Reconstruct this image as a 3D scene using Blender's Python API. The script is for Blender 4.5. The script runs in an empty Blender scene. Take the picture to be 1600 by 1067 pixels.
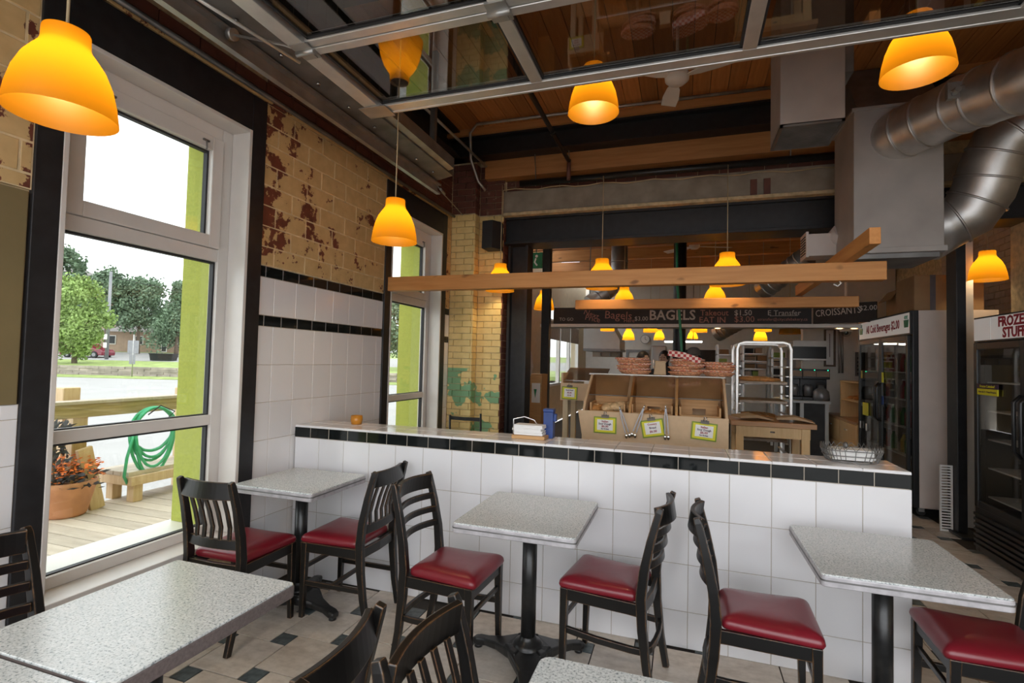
import bpy, bmesh, math, random
from mathutils import Vector, Matrix
random.seed(7)
PI = math.pi
S = bpy.context.scene
COL = S.collection
# ------------------------------------------------------------------ camera
FPX, YAW, PIT, ROL, CAMZ = 801.14, 0.322956, 0.036091, 0.024171, 1.52
CR = Matrix.Rotation(YAW, 3, 'Z') @ Matrix.Rotation(PIT, 3, 'X') @ Matrix(((1, 0, 0), (0, 0, -1), (0, 1, 0))) @ Matrix.Rotation(ROL, 3, 'Z')
cam = bpy.data.cameras.new('camera'); cam.sensor_width = 36; cam.sensor_fit = 'HORIZONTAL'; cam.lens = FPX / 1600 * 36
cam.clip_start = 0.05; cam.clip_end = 500
camo = bpy.data.objects.new('camera', cam); COL.objects.link(camo)
camo.matrix_world = Matrix.Translation((0, 0, CAMZ)) @ CR.to_4x4()
S.camera = camo
# ------------------------------------------------------------------ sky and exposure
W = bpy.data.worlds.new('overcast_sky'); S.world = W; W.use_nodes = True
bgn = W.node_tree.nodes['Background']; bgn.inputs[0].default_value = (0.93, 0.96, 1.0, 1); bgn.inputs[1].default_value = 2.4
S.view_settings.view_transform = 'Standard'; S.view_settings.look = 'None'
S.view_settings.gamma = 1; S.view_settings.exposure = 0.75; S.view_settings.use_curve_mapping = False
sun = bpy.data.lights.new('sun', 'SUN'); sun.energy = 0.25; sun.angle = 0.6; sun.color = (1, .96, .9)
suno = bpy.data.objects.new('sun', sun); COL.objects.link(suno); suno.rotation_euler = (math.radians(38), math.radians(-14), 0)

def ray(x, y):
    return CR @ Vector(((x - 800) / FPX, -(y - 533.5) / FPX, -1))
def at(x, y, X=None, Y=None, Z=None):
    """the point of the plane X, Y or Z = const that shows at photo pixel x, y"""
    r = ray(x, y)
    t = X / r.x if X is not None else Y / r.y if Y is not None else (Z - CAMZ) / r.z
    return Vector((r.x * t, r.y * t, CAMZ + r.z * t))
def far(x, y, d):
    r = ray(x, y) * d
    return Vector((r.x, r.y, r.z + CAMZ))
# ------------------------------------------------------------------ materials
MATS = {}
def nodes(name):
    m = bpy.data.materials.new(name); m.use_nodes = True
    nt = m.node_tree
    return m, nt, nt.nodes['Principled BSDF'], nt.nodes['Material Output']
def N(nt, t, **k):
    n = nt.nodes.new(t)
    for a, b in k.items(): setattr(n, a, b)
    return n
def noise(nt, scale, detail=3, rough=.5, vec=None, stretch=None):
    n = N(nt, 'ShaderNodeTexNoise'); n.inputs['Scale'].default_value = scale; n.inputs['Detail'].default_value = detail
    n.inputs['Roughness'].default_value = rough
    tc = N(nt, 'ShaderNodeTexCoord') if vec is None else None
    src = tc.outputs['Object'] if vec is None else vec
    if stretch:
        mp = N(nt, 'ShaderNodeMapping'); mp.inputs['Scale'].default_value = stretch
        nt.links.new(src, mp.inputs['Vector']); src = mp.outputs['Vector']
    nt.links.new(src, n.inputs['Vector'])
    return n.outputs['Fac']
def wpos(nt):
    return N(nt, 'ShaderNodeNewGeometry').outputs['Position']
def ramp(nt, fac, stops):
    r = N(nt, 'ShaderNodeValToRGB'); e = r.color_ramp.elements
    while len(e) < len(stops): e.new(0.5)
    for el, (p, c) in zip(e, stops):
        el.position = p; el.color = (*c, 1) if len(c) == 3 else c
    nt.links.new(fac, r.inputs['Fac']); return r.outputs['Color']
def mixc(nt, fac, a, b, mode='MIX'):
    m = N(nt, 'ShaderNodeMix', data_type='RGBA', blend_type=mode)
    for v, s in ((fac, m.inputs[0]), (a, m.inputs[6]), (b, m.inputs[7])):
        if isinstance(v, (int, float)): s.default_value = v
        elif isinstance(v, tuple): s.default_value = (*v, 1)
        else: nt.links.new(v, s)
    return m.outputs[2]
def math_(nt, op, a, b=None):
    m = N(nt, 'ShaderNodeMath', operation=op)
    for v, s in ((a, m.inputs[0]), (b, m.inputs[1])):
        if v is None: continue
        if isinstance(v, (int, float)): s.default_value = v
        else: nt.links.new(v, s)
    return m.outputs[0]
def bump(nt, b, h, dist=.002, strength=.5):
    n = N(nt, 'ShaderNodeBump'); n.inputs['Distance'].default_value = dist; n.inputs['Strength'].default_value = strength
    nt.links.new(h, n.inputs['Height']); nt.links.new(n.outputs['Normal'], b.inputs['Normal'])
def plain(name, col, rough=.5, metal=0, var=.12, scale=9, bmp=0, coat=0, spec=None, world=False, rnd=0):
    m, nt, b, o = nodes(name)
    f = noise(nt, scale, 4, vec=wpos(nt) if world else None)
    lo = tuple(max(0, c * (1 - var)) for c in col); hi = tuple(min(1, c * (1 + var)) for c in col)
    c = ramp(nt, f, [(.3, lo), (.7, hi)])
    if rnd:
        oi = N(nt, 'ShaderNodeObjectInfo')
        k = math_(nt, 'MULTIPLY_ADD', oi.outputs['Random'], rnd); 
        nt.nodes[-1].inputs[2].default_value = 1 - rnd / 2
        c = mixc(nt, 1.0, c, k, 'MULTIPLY')
    nt.links.new(c, b.inputs['Base Color'])
    b.inputs['Roughness'].default_value = rough; b.inputs['Metallic'].default_value = metal
    b.inputs['Coat Weight'].default_value = coat
    if spec is not None: b.inputs['Specular IOR Level'].default_value = spec
    if bmp: bump(nt, b, f, bmp)
    MATS[name] = m; return m
def wood(name, c1, c2, rough=.5, axis='x', scale=3, bmp=.0008, rnd=0, knots=False):
    m, nt, b, o = nodes(name)
    st = {'x': (1, 14, 14), 'y': (14, 1, 14), 'z': (14, 14, 1)}[axis]
    f = noise(nt, scale, 5, .6, stretch=st)
    c = ramp(nt, f, [(.3, c1), (.7, c2)])
    if knots:
        k = noise(nt, 5, 1, .4, stretch={'x': (1, 2.2, 2.2), 'y': (2.2, 1, 2.2), 'z': (2.2, 2.2, 1)}[axis])
        kk = ramp(nt, k, [(.70, (0, 0, 0)), (.76, (1, 1, 1))])
        c = mixc(nt, kk, c, tuple(x * .45 for x in c1))
    if rnd:
        oi = N(nt, 'ShaderNodeObjectInfo')
        k = math_(nt, 'MULTIPLY_ADD', oi.outputs['Random'], rnd); nt.nodes[-1].inputs[2].default_value = 1 - rnd / 2
        c = mixc(nt, 1.0, c, k, 'MULTIPLY')
    nt.links.new(c, b.inputs['Base Color']); b.inputs['Roughness'].default_value = rough
    if bmp: bump(nt, b, f, bmp)
    MATS[name] = m; return m
def painted_brick(name, paint, paint2, red, thr, scale=5, green=False, rough=.55):
    """paint with chips of its own shape flaked off down to red clay"""
    m, nt, b, o = nodes(name)
    p = wpos(nt)
    f = noise(nt, scale, 6, .68, vec=p); g = noise(nt, 1.3, 2, .5, vec=p); t = noise(nt, 14, 3, .5, vec=p)
    s = math_(nt, 'ADD', math_(nt, 'MULTIPLY', f, .72), math_(nt, 'MULTIPLY', g, .28))
    chip = ramp(nt, s, [(thr, (0, 0, 0)), (thr + .012, (1, 1, 1))])
    c = ramp(nt, t, [(.3, paint2), (.7, paint)])
    rc = ramp(nt, t, [(.3, tuple(x * .6 for x in red)), (.7, red)])
    if green:
        sx = N(nt, 'ShaderNodeSeparateXYZ'); nt.links.new(p, sx.inputs[0])
        z = math_(nt, 'MULTIPLY', math_(nt, 'GREATER_THAN', sx.outputs[2], .35), math_(nt, 'LESS_THAN', sx.outputs[2], 1.415))
        gf = ramp(nt, noise(nt, 4.2, 3, .5, vec=p), [(.5, (0, 0, 0)), (.51, (1, 1, 1))])
        c = mixc(nt, math_(nt, 'MULTIPLY', z, gf), c, (.22, .42, .22))
    c = mixc(nt, chip, c, rc)
    nt.links.new(c, b.inputs['Base Color']); b.inputs['Roughness'].default_value = rough
    h = math_(nt, 'ADD', math_(nt, 'MULTIPLY', s, -.3), math_(nt, 'MULTIPLY', t, .25)); bump(nt, b, h, .006, .6)
    MATS[name] = m; return m
def glass(name, tint=(.95, .97, .96), refl=1.0, rough=0.0):
    m, nt, b, o = nodes(name); nt.nodes.remove(b)
    tr = N(nt, 'ShaderNodeBsdfTransparent'); tr.inputs[0].default_value = (*tint, 1)
    gl = N(nt, 'ShaderNodeBsdfGlossy'); gl.inputs['Roughness'].default_value = rough
    lw = N(nt, 'ShaderNodeLayerWeight'); lw.inputs[0].default_value = .5
    fr = math_(nt, 'MULTIPLY_ADD', math_(nt, 'POWER', lw.outputs['Facing'], 5.0), .96); nt.nodes[-1].inputs[2].default_value = .04
    mx = N(nt, 'ShaderNodeMixShader')
    nt.links.new(math_(nt, 'MULTIPLY', fr, refl), mx.inputs[0])
    nt.links.new(tr.outputs[0], mx.inputs[1]); nt.links.new(gl.outputs[0], mx.inputs[2]); nt.links.new(mx.outputs[0], o.inputs[0])
    MATS[name] = m; return m
def emit(name, col, s):
    m, nt, b, o = nodes(name); b.inputs['Base Color'].default_value = (*col, 1)
    b.inputs['Emission Color'].default_value = (*col, 1); b.inputs['Emission Strength'].default_value = s
    f = noise(nt, 6); c = ramp(nt, f, [(0, col), (1, tuple(min(1, x * 1.04) for x in col))]); nt.links.new(c, b.inputs['Base Color'])
    MATS[name] = m; return m

plain('tile_white', (.80, .79, .80), .10, var=.015, scale=2, rnd=.05)
plain('tile_black', (.010, .012, .012), .06, var=.2, rnd=.3, spec=.3)
plain('grout_light', (.44, .385, .32), .9)
plain('grout_dark', (.035, .03, .027), .9)
plain('slate', (.085, .105, .11), .4, var=.5, scale=30, bmp=.001, rnd=.3)
painted_brick('yellow_block', (.67, .465, .215), (.57, .385, .17), (.20, .055, .03), .545, 6.5)
painted_brick('cream_brick', (.86, .66, .29), (.76, .57, .235), (.30, .16, .08), .66, 8, green=True)
painted_brick('red_brick', (.17, .06, .04), (.12, .045, .032), (.30, .19, .13), .63, 9)
painted_brick('pink_brick', (.60, .45, .33), (.5, .37, .27), (.24, .12, .08), .66, 8)
plain('mortar_paint', (.60, .47, .28), .8, var=.25, scale=20, bmp=.002, world=True)
plain('mortar_pale', (.70, .55, .32), .8, var=.2, scale=20, world=True)
plain('mortar_red', (.20, .13, .10), .9, var=.3, scale=20)
plain('black_steel', (.016, .016, .018), .45, var=.3, scale=15, bmp=.0006)
plain('frame_white', (.70, .66, .62), .35, var=.03)
plain('dark_gasket', (.02, .02, .022), .6)
plain('lime_stucco', (.37, .40, .07), .85, var=.10, scale=60, bmp=.002)
plain('tan_panel', (.20, .155, .075), .35, var=.06)
plain('plaster_white', (.72, .69, .64), .8, var=.04)
plain('plaster_cream', (.62, .5, .33), .8, var=.06)
plain('bakery_dark', (.10, .075, .055), .85, var=.3, scale=3)
plain('concrete', (.30, .255, .20), .85, var=.22, scale=6, bmp=.002)
plain('galvanised', (.46, .45, .43), .42, metal=.85, var=.18, scale=7)
plain('galv_dark', (.22, .215, .21), .45, metal=.7, var=.25, scale=6)
plain('duct_shiny', (.62, .60, .58), .40, metal=.9, var=.2, scale=5)
plain('duct_box', (.42, .385, .36), .55, metal=.35, var=.10, scale=4)
plain('aluminium', (.72, .70, .67), .38, metal=.75, var=.08)
plain('chrome', (.75, .75, .75), .15, metal=1, var=.05)
plain('cast_iron', (.014, .014, .014), .32, var=.3, scale=40, bmp=.0005)
plain('table_edge', (.46, .44, .455), .42, metal=.15, var=.22, scale=25)
wood('edge_wood', (.13, .105, .10), (.21, .175, .165), .4, 'x', 8)
plain('red_vinyl', (.195, .010, .019), .34, var=.10, scale=5, spec=.55, coat=.15)
wood('fir', (.50, .205, .052), (.63, .295, .09), .55, 'x', 2.2, knots=True)
wood('fir_y', (.50, .205, .052), (.63, .295, .09), .55, 'y', 2.2, knots=True)
wood('ceiling_wood', (.40, .15, .040), (.56, .24, .075), .5, 'y', 2.5, rnd=.5)
wood('plate_wood', (.42, .175, .055), (.56, .26, .09), .6, 'x', 2)
wood('deck_wood', (.42, .355, .285), (.56, .48, .395), .8, 'x', 3, rnd=.25)
wood('post_wood', (.52, .36, .20), (.70, .52, .33), .7, 'z', 3)
wood('rail_wood', (.30, .225, .11), (.55, .42, .25), .8, 'y', 3)
wood('maple', (.68, .43, .18), (.78, .53, .25), .4, 'z', 3)
wood('butcher', (.40, .20, .08), (.52, .28, .12), .35, 'x', 4)
plain('mdf', (.60, .42, .255), .6, var=.05, scale=20)
wood('crate_wood', (.48, .26, .10), (.60, .35, .15), .6, 'x', 4)
plain('cardboard', (.33, .20, .10), .8, var=.08)
plain('tape_grey', (.13, .13, .15), .3)
plain('beige_metal', (.62, .54, .49), .45, var=.03)
plain('black_plastic', (.012, .012, .013), .35, var=.2)
plain('dark_interior', (.030, .032, .034), .6, var=.3)
plain('speaker_black', (.025, .022, .022), .6)
plain('white_paint', (.80, .79, .77), .4, var=.03)
plain('fan_white', (.72, .68, .62), .4, var=.03)
plain('paper', (.86, .85, .83), .8, var=.03)
plain('sign_white', (.80, .78, .76), .5, var=.02)
plain('sign_green', (.20, .30, .015), .45, var=.05)
plain('sign_yellow', (.72, .66, .02), .5, var=.04)
plain('text_dark', (.06, .02, .05), .6)
plain('text_red', (.33, .015, .03), .6)
plain('chalkboard', (.018, .014, .013), .6, var=.3)
plain('chalk_white', (.55, .50, .46), .9, var=.25, scale=90)
plain('chalk_pink', (.42, .20, .16), .9, var=.3, scale=90)
plain('blue_box', (.015, .05, .22), .4)
plain('exit_green', (.02, .22, .10), .4)
plain('cream_wire', (.52, .40, .24), .6)
plain('bread_crust', (.50, .22, .06), .6, var=.4, scale=25, bmp=.004)
plain('bread_pale', (.62, .42, .22), .7, var=.35, scale=20, bmp=.004)
plain('wicker', (.55, .25, .13), .7, var=.45, scale=70, bmp=.003)
plain('skin', (.52, .33, .24), .5, var=.05)
plain('hair_dark', (.020, .014, .011), .5, var=.4, scale=60, bmp=.004)
plain('cap_grey', (.16, .14, .13), .8, var=.1)
plain('cloth_dark', (.03, .03, .035), .9)
plain('cloth_white', (.62, .56, .52), .9, var=.06)
plain('leaf_light', (.24, .34, .10), .8, var=.35, scale=1.2, world=True)
plain('leaf_pine', (.13, .19, .115), .8, var=.35, scale=1.2, world=True)
plain('leaf_dark', (.045, .045, .05), .6, var=.5, scale=30)
plain('flower_orange', (.85, .20, .03), .6, var=.2, scale=30)
plain('bark', (.16, .12, .09), .9, var=.3)
plain('terracotta', (.55, .25, .13), .7, var=.15, bmp=.001)
plain('asphalt', (.34, .328, .316), .9, var=.06, scale=.6)
plain('grass', (.27, .34, .10), .95, var=.3, scale=1.5)
plain('stone_grey', (.34, .29, .25), .9, var=.2, scale=1.5, world=True, rnd=.4)
plain('house_brick', (.40, .28, .21), .9, var=.1, scale=2)
plain('house_roof', (.22, .20, .19), .9, var=.15)
plain('house_pale', (.62, .56, .50), .9, var=.05)
plain('car_red', (.20, .012, .03), .25, coat=.6)
plain('rubber', (.02, .02, .02), .7)
plain('hose_green', (.05, .40, .20), .45, var=.15)
plain('umbrella_red', (.75, .11, .03), .7)
plain('far_steel', (.26, .26, .27), .45, metal=.5)
plain('hood_steel', (.50, .52, .52), .45, metal=.2, var=.04)
plain('tray_metal', (.28, .22, .17), .5, metal=.5, var=.3)
plain('parchment', (.45, .31, .18), .7, var=.1)
plain('shade_brown', (.33, .25, .19), .8)
plain('drink_red', (.35, .03, .03), .3); plain('drink_green', (.06, .25, .07), .3); plain('drink_yellow', (.6, .42, .05), .3)
plain('amber_glass', (.55, .22, .02), .2)
glass('window_glass', (.84, .86, .85)); glass('door_glass', (.74, .72, .69), 2.6); glass('case_glass', (.86, .86, .84), 1.6); glass('acrylic', (.86, .80, .72), 3.0, .12)
emit('led_green', (.02, .9, .35), 2.0); emit('tube_white', (1, .95, .85), 5.0); emit('sign_lit', (.80, .77, .74), .10)
emit('spot_warm', (1, .75, .45), 6.0)

def special_mats():
    # speckled laminate
    m, nt, b, o = nodes('laminate')
    f = noise(nt, 150, 2, .6); g = noise(nt, 60, 2, .5)
    c = ramp(nt, f, [(.33, (.22, .25, .255)), (.43, (.60, .63, .62)), (.60, (.76, .78, .77))])
    c2 = ramp(nt, g, [(.3, (.82, .84, .85)), (.7, (1, 1, 1))])
    nt.links.new(mixc(nt, 1.0, c, c2, 'MULTIPLY'), b.inputs['Base Color']); b.inputs['Roughness'].default_value = .22
    MATS['laminate'] = m
    # worn black chair wood: paint rubbed through to brown along the edges
    m, nt, b, o = nodes('chair_black')
    bv = N(nt, 'ShaderNodeBevel', samples=4); bv.inputs[0].default_value = .006
    ge = N(nt, 'ShaderNodeNewGeometry')
    d = N(nt, 'ShaderNodeVectorMath', operation='DOT_PRODUCT')
    nt.links.new(bv.outputs[0], d.inputs[0]); nt.links.new(ge.outputs['Normal'], d.inputs[1])
    e = math_(nt, 'SUBTRACT', 1, d.outputs['Value'])
    n1 = noise(nt, 9, 4, .65, vec=ge.outputs['Position']); n2 = noise(nt, 60, 3, .6, vec=ge.outputs['Position'])
    w = math_(nt, 'MULTIPLY', e, math_(nt, 'MULTIPLY', math_(nt, 'POWER', n1, 2.0), math_(nt, 'MULTIPLY', n2, 26)))
    k = ramp(nt, w, [(.20, (0, 0, 0)), (.42, (1, 1, 1))])
    nt.links.new(mixc(nt, k, (.0075, .007, .0065), (.34, .17, .065)), b.inputs['Base Color']); b.inputs['Roughness'].default_value = .33
    MATS['chair_black'] = m
    # marbled beige floor tile
    m, nt, b, o = nodes('floor_tile')
    oi = N(nt, 'ShaderNodeObjectInfo'); p = N(nt, 'ShaderNodeTexCoord').outputs['Object']
    ad = N(nt, 'ShaderNodeVectorMath', operation='ADD'); sc = N(nt, 'ShaderNodeVectorMath', operation='SCALE'); sc.inputs[3].default_value = 1
    cb = N(nt, 'ShaderNodeCombineXYZ')
    for i in range(3): nt.links.new(math_(nt, 'MULTIPLY', oi.outputs['Random'], 37.0 + 11 * i), cb.inputs[i])
    nt.links.new(p, ad.inputs[0]); nt.links.new(cb.outputs[0], ad.inputs[1])
    f = noise(nt, 6, 6, .65, vec=ad.outputs[0], stretch=(1, 2.2, 1)); g = noise(nt, 25, 4, .6, vec=ad.outputs[0])
    c = ramp(nt, f, [(.30, (.56, .49, .415)), (.5, (.68, .61, .53)), (.72, (.76, .69, .61))])
    c2 = ramp(nt, g, [(.3, (.86, .85, .84)), (.65, (1, 1, 1))])
    k = math_(nt, 'MULTIPLY_ADD', oi.outputs['Random'], .16); nt.nodes[-1].inputs[2].default_value = .90
    nt.links.new(mixc(nt, 1.0, mixc(nt, 1.0, c, c2, 'MULTIPLY'), k, 'MULTIPLY'), b.inputs['Base Color']); b.inputs['Roughness'].default_value = .22
    bump(nt, b, f, .0015, .4)
    MATS['floor_tile'] = m
    # plastic lamp shade, thin, lets the bulb's light through
    m, nt, b, o = nodes('lamp_shade'); nt.nodes.remove(b)
    tl = N(nt, 'ShaderNodeBsdfTranslucent'); df = N(nt, 'ShaderNodeBsdfDiffuse'); gs = N(nt, 'ShaderNodeBsdfGlossy'); gs.inputs['Roughness'].default_value = .35
    f = noise(nt, 3)
    c = ramp(nt, f, [(0, (.30, .126, .004)), (1, (.31, .131, .0045))]); nt.links.new(c, tl.inputs[0]); nt.links.new(c, df.inputs[0])
    mx = N(nt, 'ShaderNodeMixShader'); mx.inputs[0].default_value = .5; m2 = N(nt, 'ShaderNodeMixShader'); m2.inputs[0].default_value = .03
    nt.links.new(df.outputs[0], mx.inputs[1]); nt.links.new(tl.outputs[0], mx.inputs[2])
    nt.links.new(mx.outputs[0], m2.inputs[1]); nt.links.new(gs.outputs[0], m2.inputs[2]); nt.links.new(m2.outputs[0], o.inputs[0])
    MATS['lamp_shade'] = m
    # red gingham napkin
    m, nt, b, o = nodes('gingham')
    tc = N(nt, 'ShaderNodeTexCoord'); ck = N(nt, 'ShaderNodeTexChecker'); ck.inputs['Scale'].default_value = 45
    ck.inputs['Color1'].default_value = (.42, .05, .05, 1); ck.inputs['Color2'].default_value = (.70, .55, .48, 1)
    nt.links.new(tc.outputs['Object'], ck.inputs[0]); nt.links.new(ck.outputs[0], b.inputs['Base Color']); b.inputs['Roughness'].default_value = .9
    MATS['gingham'] = m
special_mats()
# ------------------------------------------------------------------ mesh helpers
class MB:
    def __init__(s): s.v = []; s.f = []; s.mi = []; s.sm = []
    def add(s, vs, fs, mi=0, smooth=False):
        o = len(s.v); s.v += [tuple(v) for v in vs]
        for f in fs: s.f.append([i + o for i in f]); s.mi.append(mi); s.sm.append(smooth)
        return s
    def box(s, x0, x1, y0, y1, z0, z1, mi=0):
        v = [(x, y, z) for z in (z0, z1) for y in (y0, y1) for x in (x0, x1)]
        return s.add(v, [(0, 2, 3, 1), (4, 5, 7, 6), (0, 1, 5, 4), (2, 6, 7, 3), (0, 4, 6, 2), (1, 3, 7, 5)], mi)
    def frame(s, ax, d0, d1, a0, a1, b0, b1, wa, wb0, wb1=None, mi=0):
        """four members round a rectangle, stiles full height, rails butted between; ax = the axis of the depth d0..d1"""
        wb1 = wb0 if wb1 is None else wb1
        for p, q, r, t in ((a0, a0 + wa, b0, b1), (a1 - wa, a1, b0, b1), (a0 + wa, a1 - wa, b0, b0 + wb0), (a0 + wa, a1 - wa, b1 - wb1, b1)):
            if ax == 'x': s.box(d0, d1, p, q, r, t, mi)
            elif ax == 'y': s.box(p, q, d0, d1, r, t, mi)
            else: s.box(p, q, r, t, d0, d1, mi)
        return s
    def cbox(s, c, sx, sy, sz, mi=0):
        return s.box(c[0] - sx / 2, c[0] + sx / 2, c[1] - sy / 2, c[1] + sy / 2, c[2] - sz / 2, c[2] + sz / 2, mi)
    def bar(s, pts, side, w, d, mi=0, smooth=False, cap=True):
        """a rectangular bar swept through pts; side = direction of its width w, d = the other thickness"""
        pts = [Vector(p) for p in pts]; n = len(pts)
        w = w if isinstance(w, (list, tuple)) else [w] * n; d = d if isinstance(d, (list, tuple)) else [d] * n
        vs = []
        for i, p in enumerate(pts):
            t = (pts[min(i + 1, n - 1)] - pts[max(i - 1, 0)]).normalized()
            sd = Vector(side[i] if isinstance(side, list) else side); sd = (sd - t * sd.dot(t)).normalized(); nn = t.cross(sd)
            for a, b in ((-1, -1), (1, -1), (1, 1), (-1, 1)): vs.append(p + sd * (a * w[i] / 2) + nn * (b * d[i] / 2))
        fs = []
        for i in range(n - 1):
            for k in range(4):
                a = i * 4 + k; b = i * 4 + (k + 1) % 4; fs.append((a, b, b + 4, a + 4))
        if cap: fs += [(3, 2, 1, 0), (n * 4 - 4, n * 4 - 3, n * 4 - 2, n * 4 - 1)]
        return s.add(vs, fs, mi, smooth)
    def tube(s, pts, r, seg=8, mi=0, cap=True, smooth=True):
        pts = [Vector(p) for p in pts]; n = len(pts)
        r = r if isinstance(r, (list, tuple)) else [r] * n
        vs = []; prev = None
        for i, p in enumerate(pts):
            t = (pts[min(i + 1, n - 1)] - pts[max(i - 1, 0)]).normalized()
            if prev is None: u = t.orthogonal().normalized()
            else: u = (prev - t * prev.dot(t)); u = u.normalized() if u.length > 1e-6 else t.orthogonal().normalized()
            prev = u; w = t.cross(u)
            for k in range(seg):
                a = 2 * PI * k / seg; vs.append(p + (u * math.cos(a) + w * math.sin(a)) * r[i])
        fs = [(i * seg + k, i * seg + (k + 1) % seg, (i + 1) * seg + (k + 1) % seg, (i + 1) * seg + k) for i in range(n - 1) for k in range(seg)]
        s.add(vs, fs, mi, smooth)
        if cap:
            o = len(s.v) - n * seg
            s.f.append([o + k for k in range(seg)][::-1]); s.f.append([o + (n - 1) * seg + k for k in range(seg)]); s.mi += [mi, mi]; s.sm += [False, False]
        return s
    def lathe(s, prof, seg=24, c=(0, 0, 0), mi=0, sx=1, sy=1, smooth=True):
        vs = [(c[0] + r * math.cos(2 * PI * k / seg) * sx, c[1] + r * math.sin(2 * PI * k / seg) * sy, c[2] + z) for r, z in prof for k in range(seg)]
        fs = [(i * seg + k, i * seg + (k + 1) % seg, (i + 1) * seg + (k + 1) % seg, (i + 1) * seg + k) for i in range(len(prof) - 1) for k in range(seg)]
        return s.add(vs, fs, mi, smooth)
    def loft(s, outline, rings, mi=0, smooth=False, close=True):
        """outline: list of (x, y) about its centre; rings: (z, scale-inset in metres)"""
        n = len(outline); vs = []
        cx = sum(p[0] for p in outline) / n; cy = sum(p[1] for p in outline) / n
        for z, ins in rings:
            for x, y in outline:
                dx, dy = x - cx, y - cy; L = math.hypot(dx, dy); k = max(0, 1 - ins / L); vs.append((cx + dx * k, cy + dy * k, z))
        fs = [(i * n + k, i * n + (k + 1) % n, (i + 1) * n + (k + 1) % n, (i + 1) * n + k) for i in range(len(rings) - 1) for k in range(n)]
        s.add(vs, fs, mi, smooth)
        if close:
            o = len(s.v) - n * len(rings)
            s.f.append([o + k for k in range(n)][::-1]); s.f.append([o + (len(rings) - 1) * n + k for k in range(n)]); s.mi += [mi, mi]; s.sm += [False, smooth]
        return s
    def prism(s, poly, axis, a, b, mi=0):
        """poly of 2-d points pulled along axis from a to b"""
        n = len(poly)
        def P(p, t): return {'x': (t, p[0], p[1]), 'y': (p[0], t, p[1]), 'z': (p[0], p[1], t)}[axis]
        vs = [P(p, a) for p in poly] + [P(p, b) for p in poly]
        fs = [tuple(range(n))[::-1], tuple(range(n, 2 * n))] + [(k, (k + 1) % n, n + (k + 1) % n, n + k) for k in range(n)]
        return s.add(vs, fs, mi)
    def ball(s, c, rx, ry, rz, seg=12, rings=8, mi=0):
        prof = [(math.sin(PI * i / rings), -math.cos(PI * i / rings)) for i in range(rings + 1)]
        vs = [(c[0] + r * math.cos(2 * PI * k / seg) * rx, c[1] + r * math.sin(2 * PI * k / seg) * ry, c[2] + z * rz) for r, z in prof for k in range(seg)]
        fs = [(i * seg + k, i * seg + (k + 1) % seg, (i + 1) * seg + (k + 1) % seg, (i + 1) * seg + k) for i in range(rings) for k in range(seg)]
        return s.add(vs, fs, mi, True)
    def mesh(s, name, mats):
        me = bpy.data.meshes.new(name); me.from_pydata(s.v, [], s.f)
        for m in (mats if isinstance(mats, (list, tuple)) else [mats]): me.materials.append(MATS[m])
        me.polygons.foreach_set('material_index', s.mi); me.polygons.foreach_set('use_smooth', s.sm)
        bm = bmesh.new(); bm.from_mesh(me); bmesh.ops.recalc_face_normals(bm, faces=bm.faces); bm.to_mesh(me); bm.free()
        me.update(); return me
    def build(s, name, mats, parent=None, bev=0, seg=2, loc=None):
        o = bpy.data.objects.new(name, s.mesh(name, mats)); COL.objects.link(o)
        if parent is not None: o.parent = parent
        if loc is not None: o.location = loc
        if bev:
            b = o.modifiers.new('bevel', 'BEVEL'); b.width = bev; b.segments = seg; b.limit_method = 'ANGLE'; b.angle_limit = .6
        return o
def place(name, me, parent, loc, rot=(0, 0, 0), scale=(1, 1, 1)):
    o = bpy.data.objects.new(name, me); COL.objects.link(o); o.parent = parent; o.location = loc; o.rotation_euler = rot; o.scale = scale
    return o
def tag(o, label, cat, group=None, kind=None):
    o['label'] = label
    if cat: o['category'] = cat
    if group: o['group'] = group
    if kind: o['kind'] = kind
    return o
def thing(name, label, cat, loc=(0, 0, 0), rz=0, group=None):
    o = bpy.data.objects.new(name, None); COL.objects.link(o); o.empty_display_size = .1
    o.location = loc; o.rotation_euler = (0, 0, rz)
    return tag(o, label, cat, group)
def struct(o, label=None):
    o['kind'] = 'structure'
    if label: o['label'] = label
    return o
def rrect(w, d, r, seg=4, cx=0, cy=0):
    pts = []
    for sx, sy, a0 in ((1, 1, 0), (-1, 1, 90), (-1, -1, 180), (1, -1, 270)):
        for i in range(seg + 1):
            a = math.radians(a0 + 90 * i / seg); pts.append((cx + sx * (w / 2 - r) + r * math.cos(a), cy + sy * (d / 2 - r) + r * math.sin(a)))
    return pts
def copy_tree(o, parent=None):
    c = o.copy(); COL.objects.link(c); c.parent = parent
    for ch in list(o.children): copy_tree(ch, c)
    return c
def pillow_tile(w, h, t=.008, g=.0015, bev=.0015):
    """a flat piece lying in its own x-y plane, front at z = t, edges eased"""
    m = MB(); a, b = w / 2 - g, h / 2 - g
    v = [(-a, -b, 0), (a, -b, 0), (a, b, 0), (-a, b, 0), (-a, -b, t - bev), (a, -b, t - bev), (a, b, t - bev), (-a, b, t - bev)]
    c, d = a - bev, b - bev
    v += [(-c, -d, t), (c, -d, t), (c, d, t), (-c, d, t)]
    f = [(3, 2, 1, 0), (8, 9, 10, 11)]
    for k in range(4):
        n = (k + 1) % 4; f += [(k, n, 4 + n, 4 + k), (4 + k, 4 + n, 8 + n, 8 + k)]
    return m.add(v, f)
_cache = {}
def piece(w, h, mat, t=.008, g=.0015, bev=.0015):
    k = (round(w, 4), round(h, 4), mat, t, g, bev)
    if k not in _cache: _cache[k] = pillow_tile(w, h, t, g, bev).mesh('piece', mat)
    return _cache[k]
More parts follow.
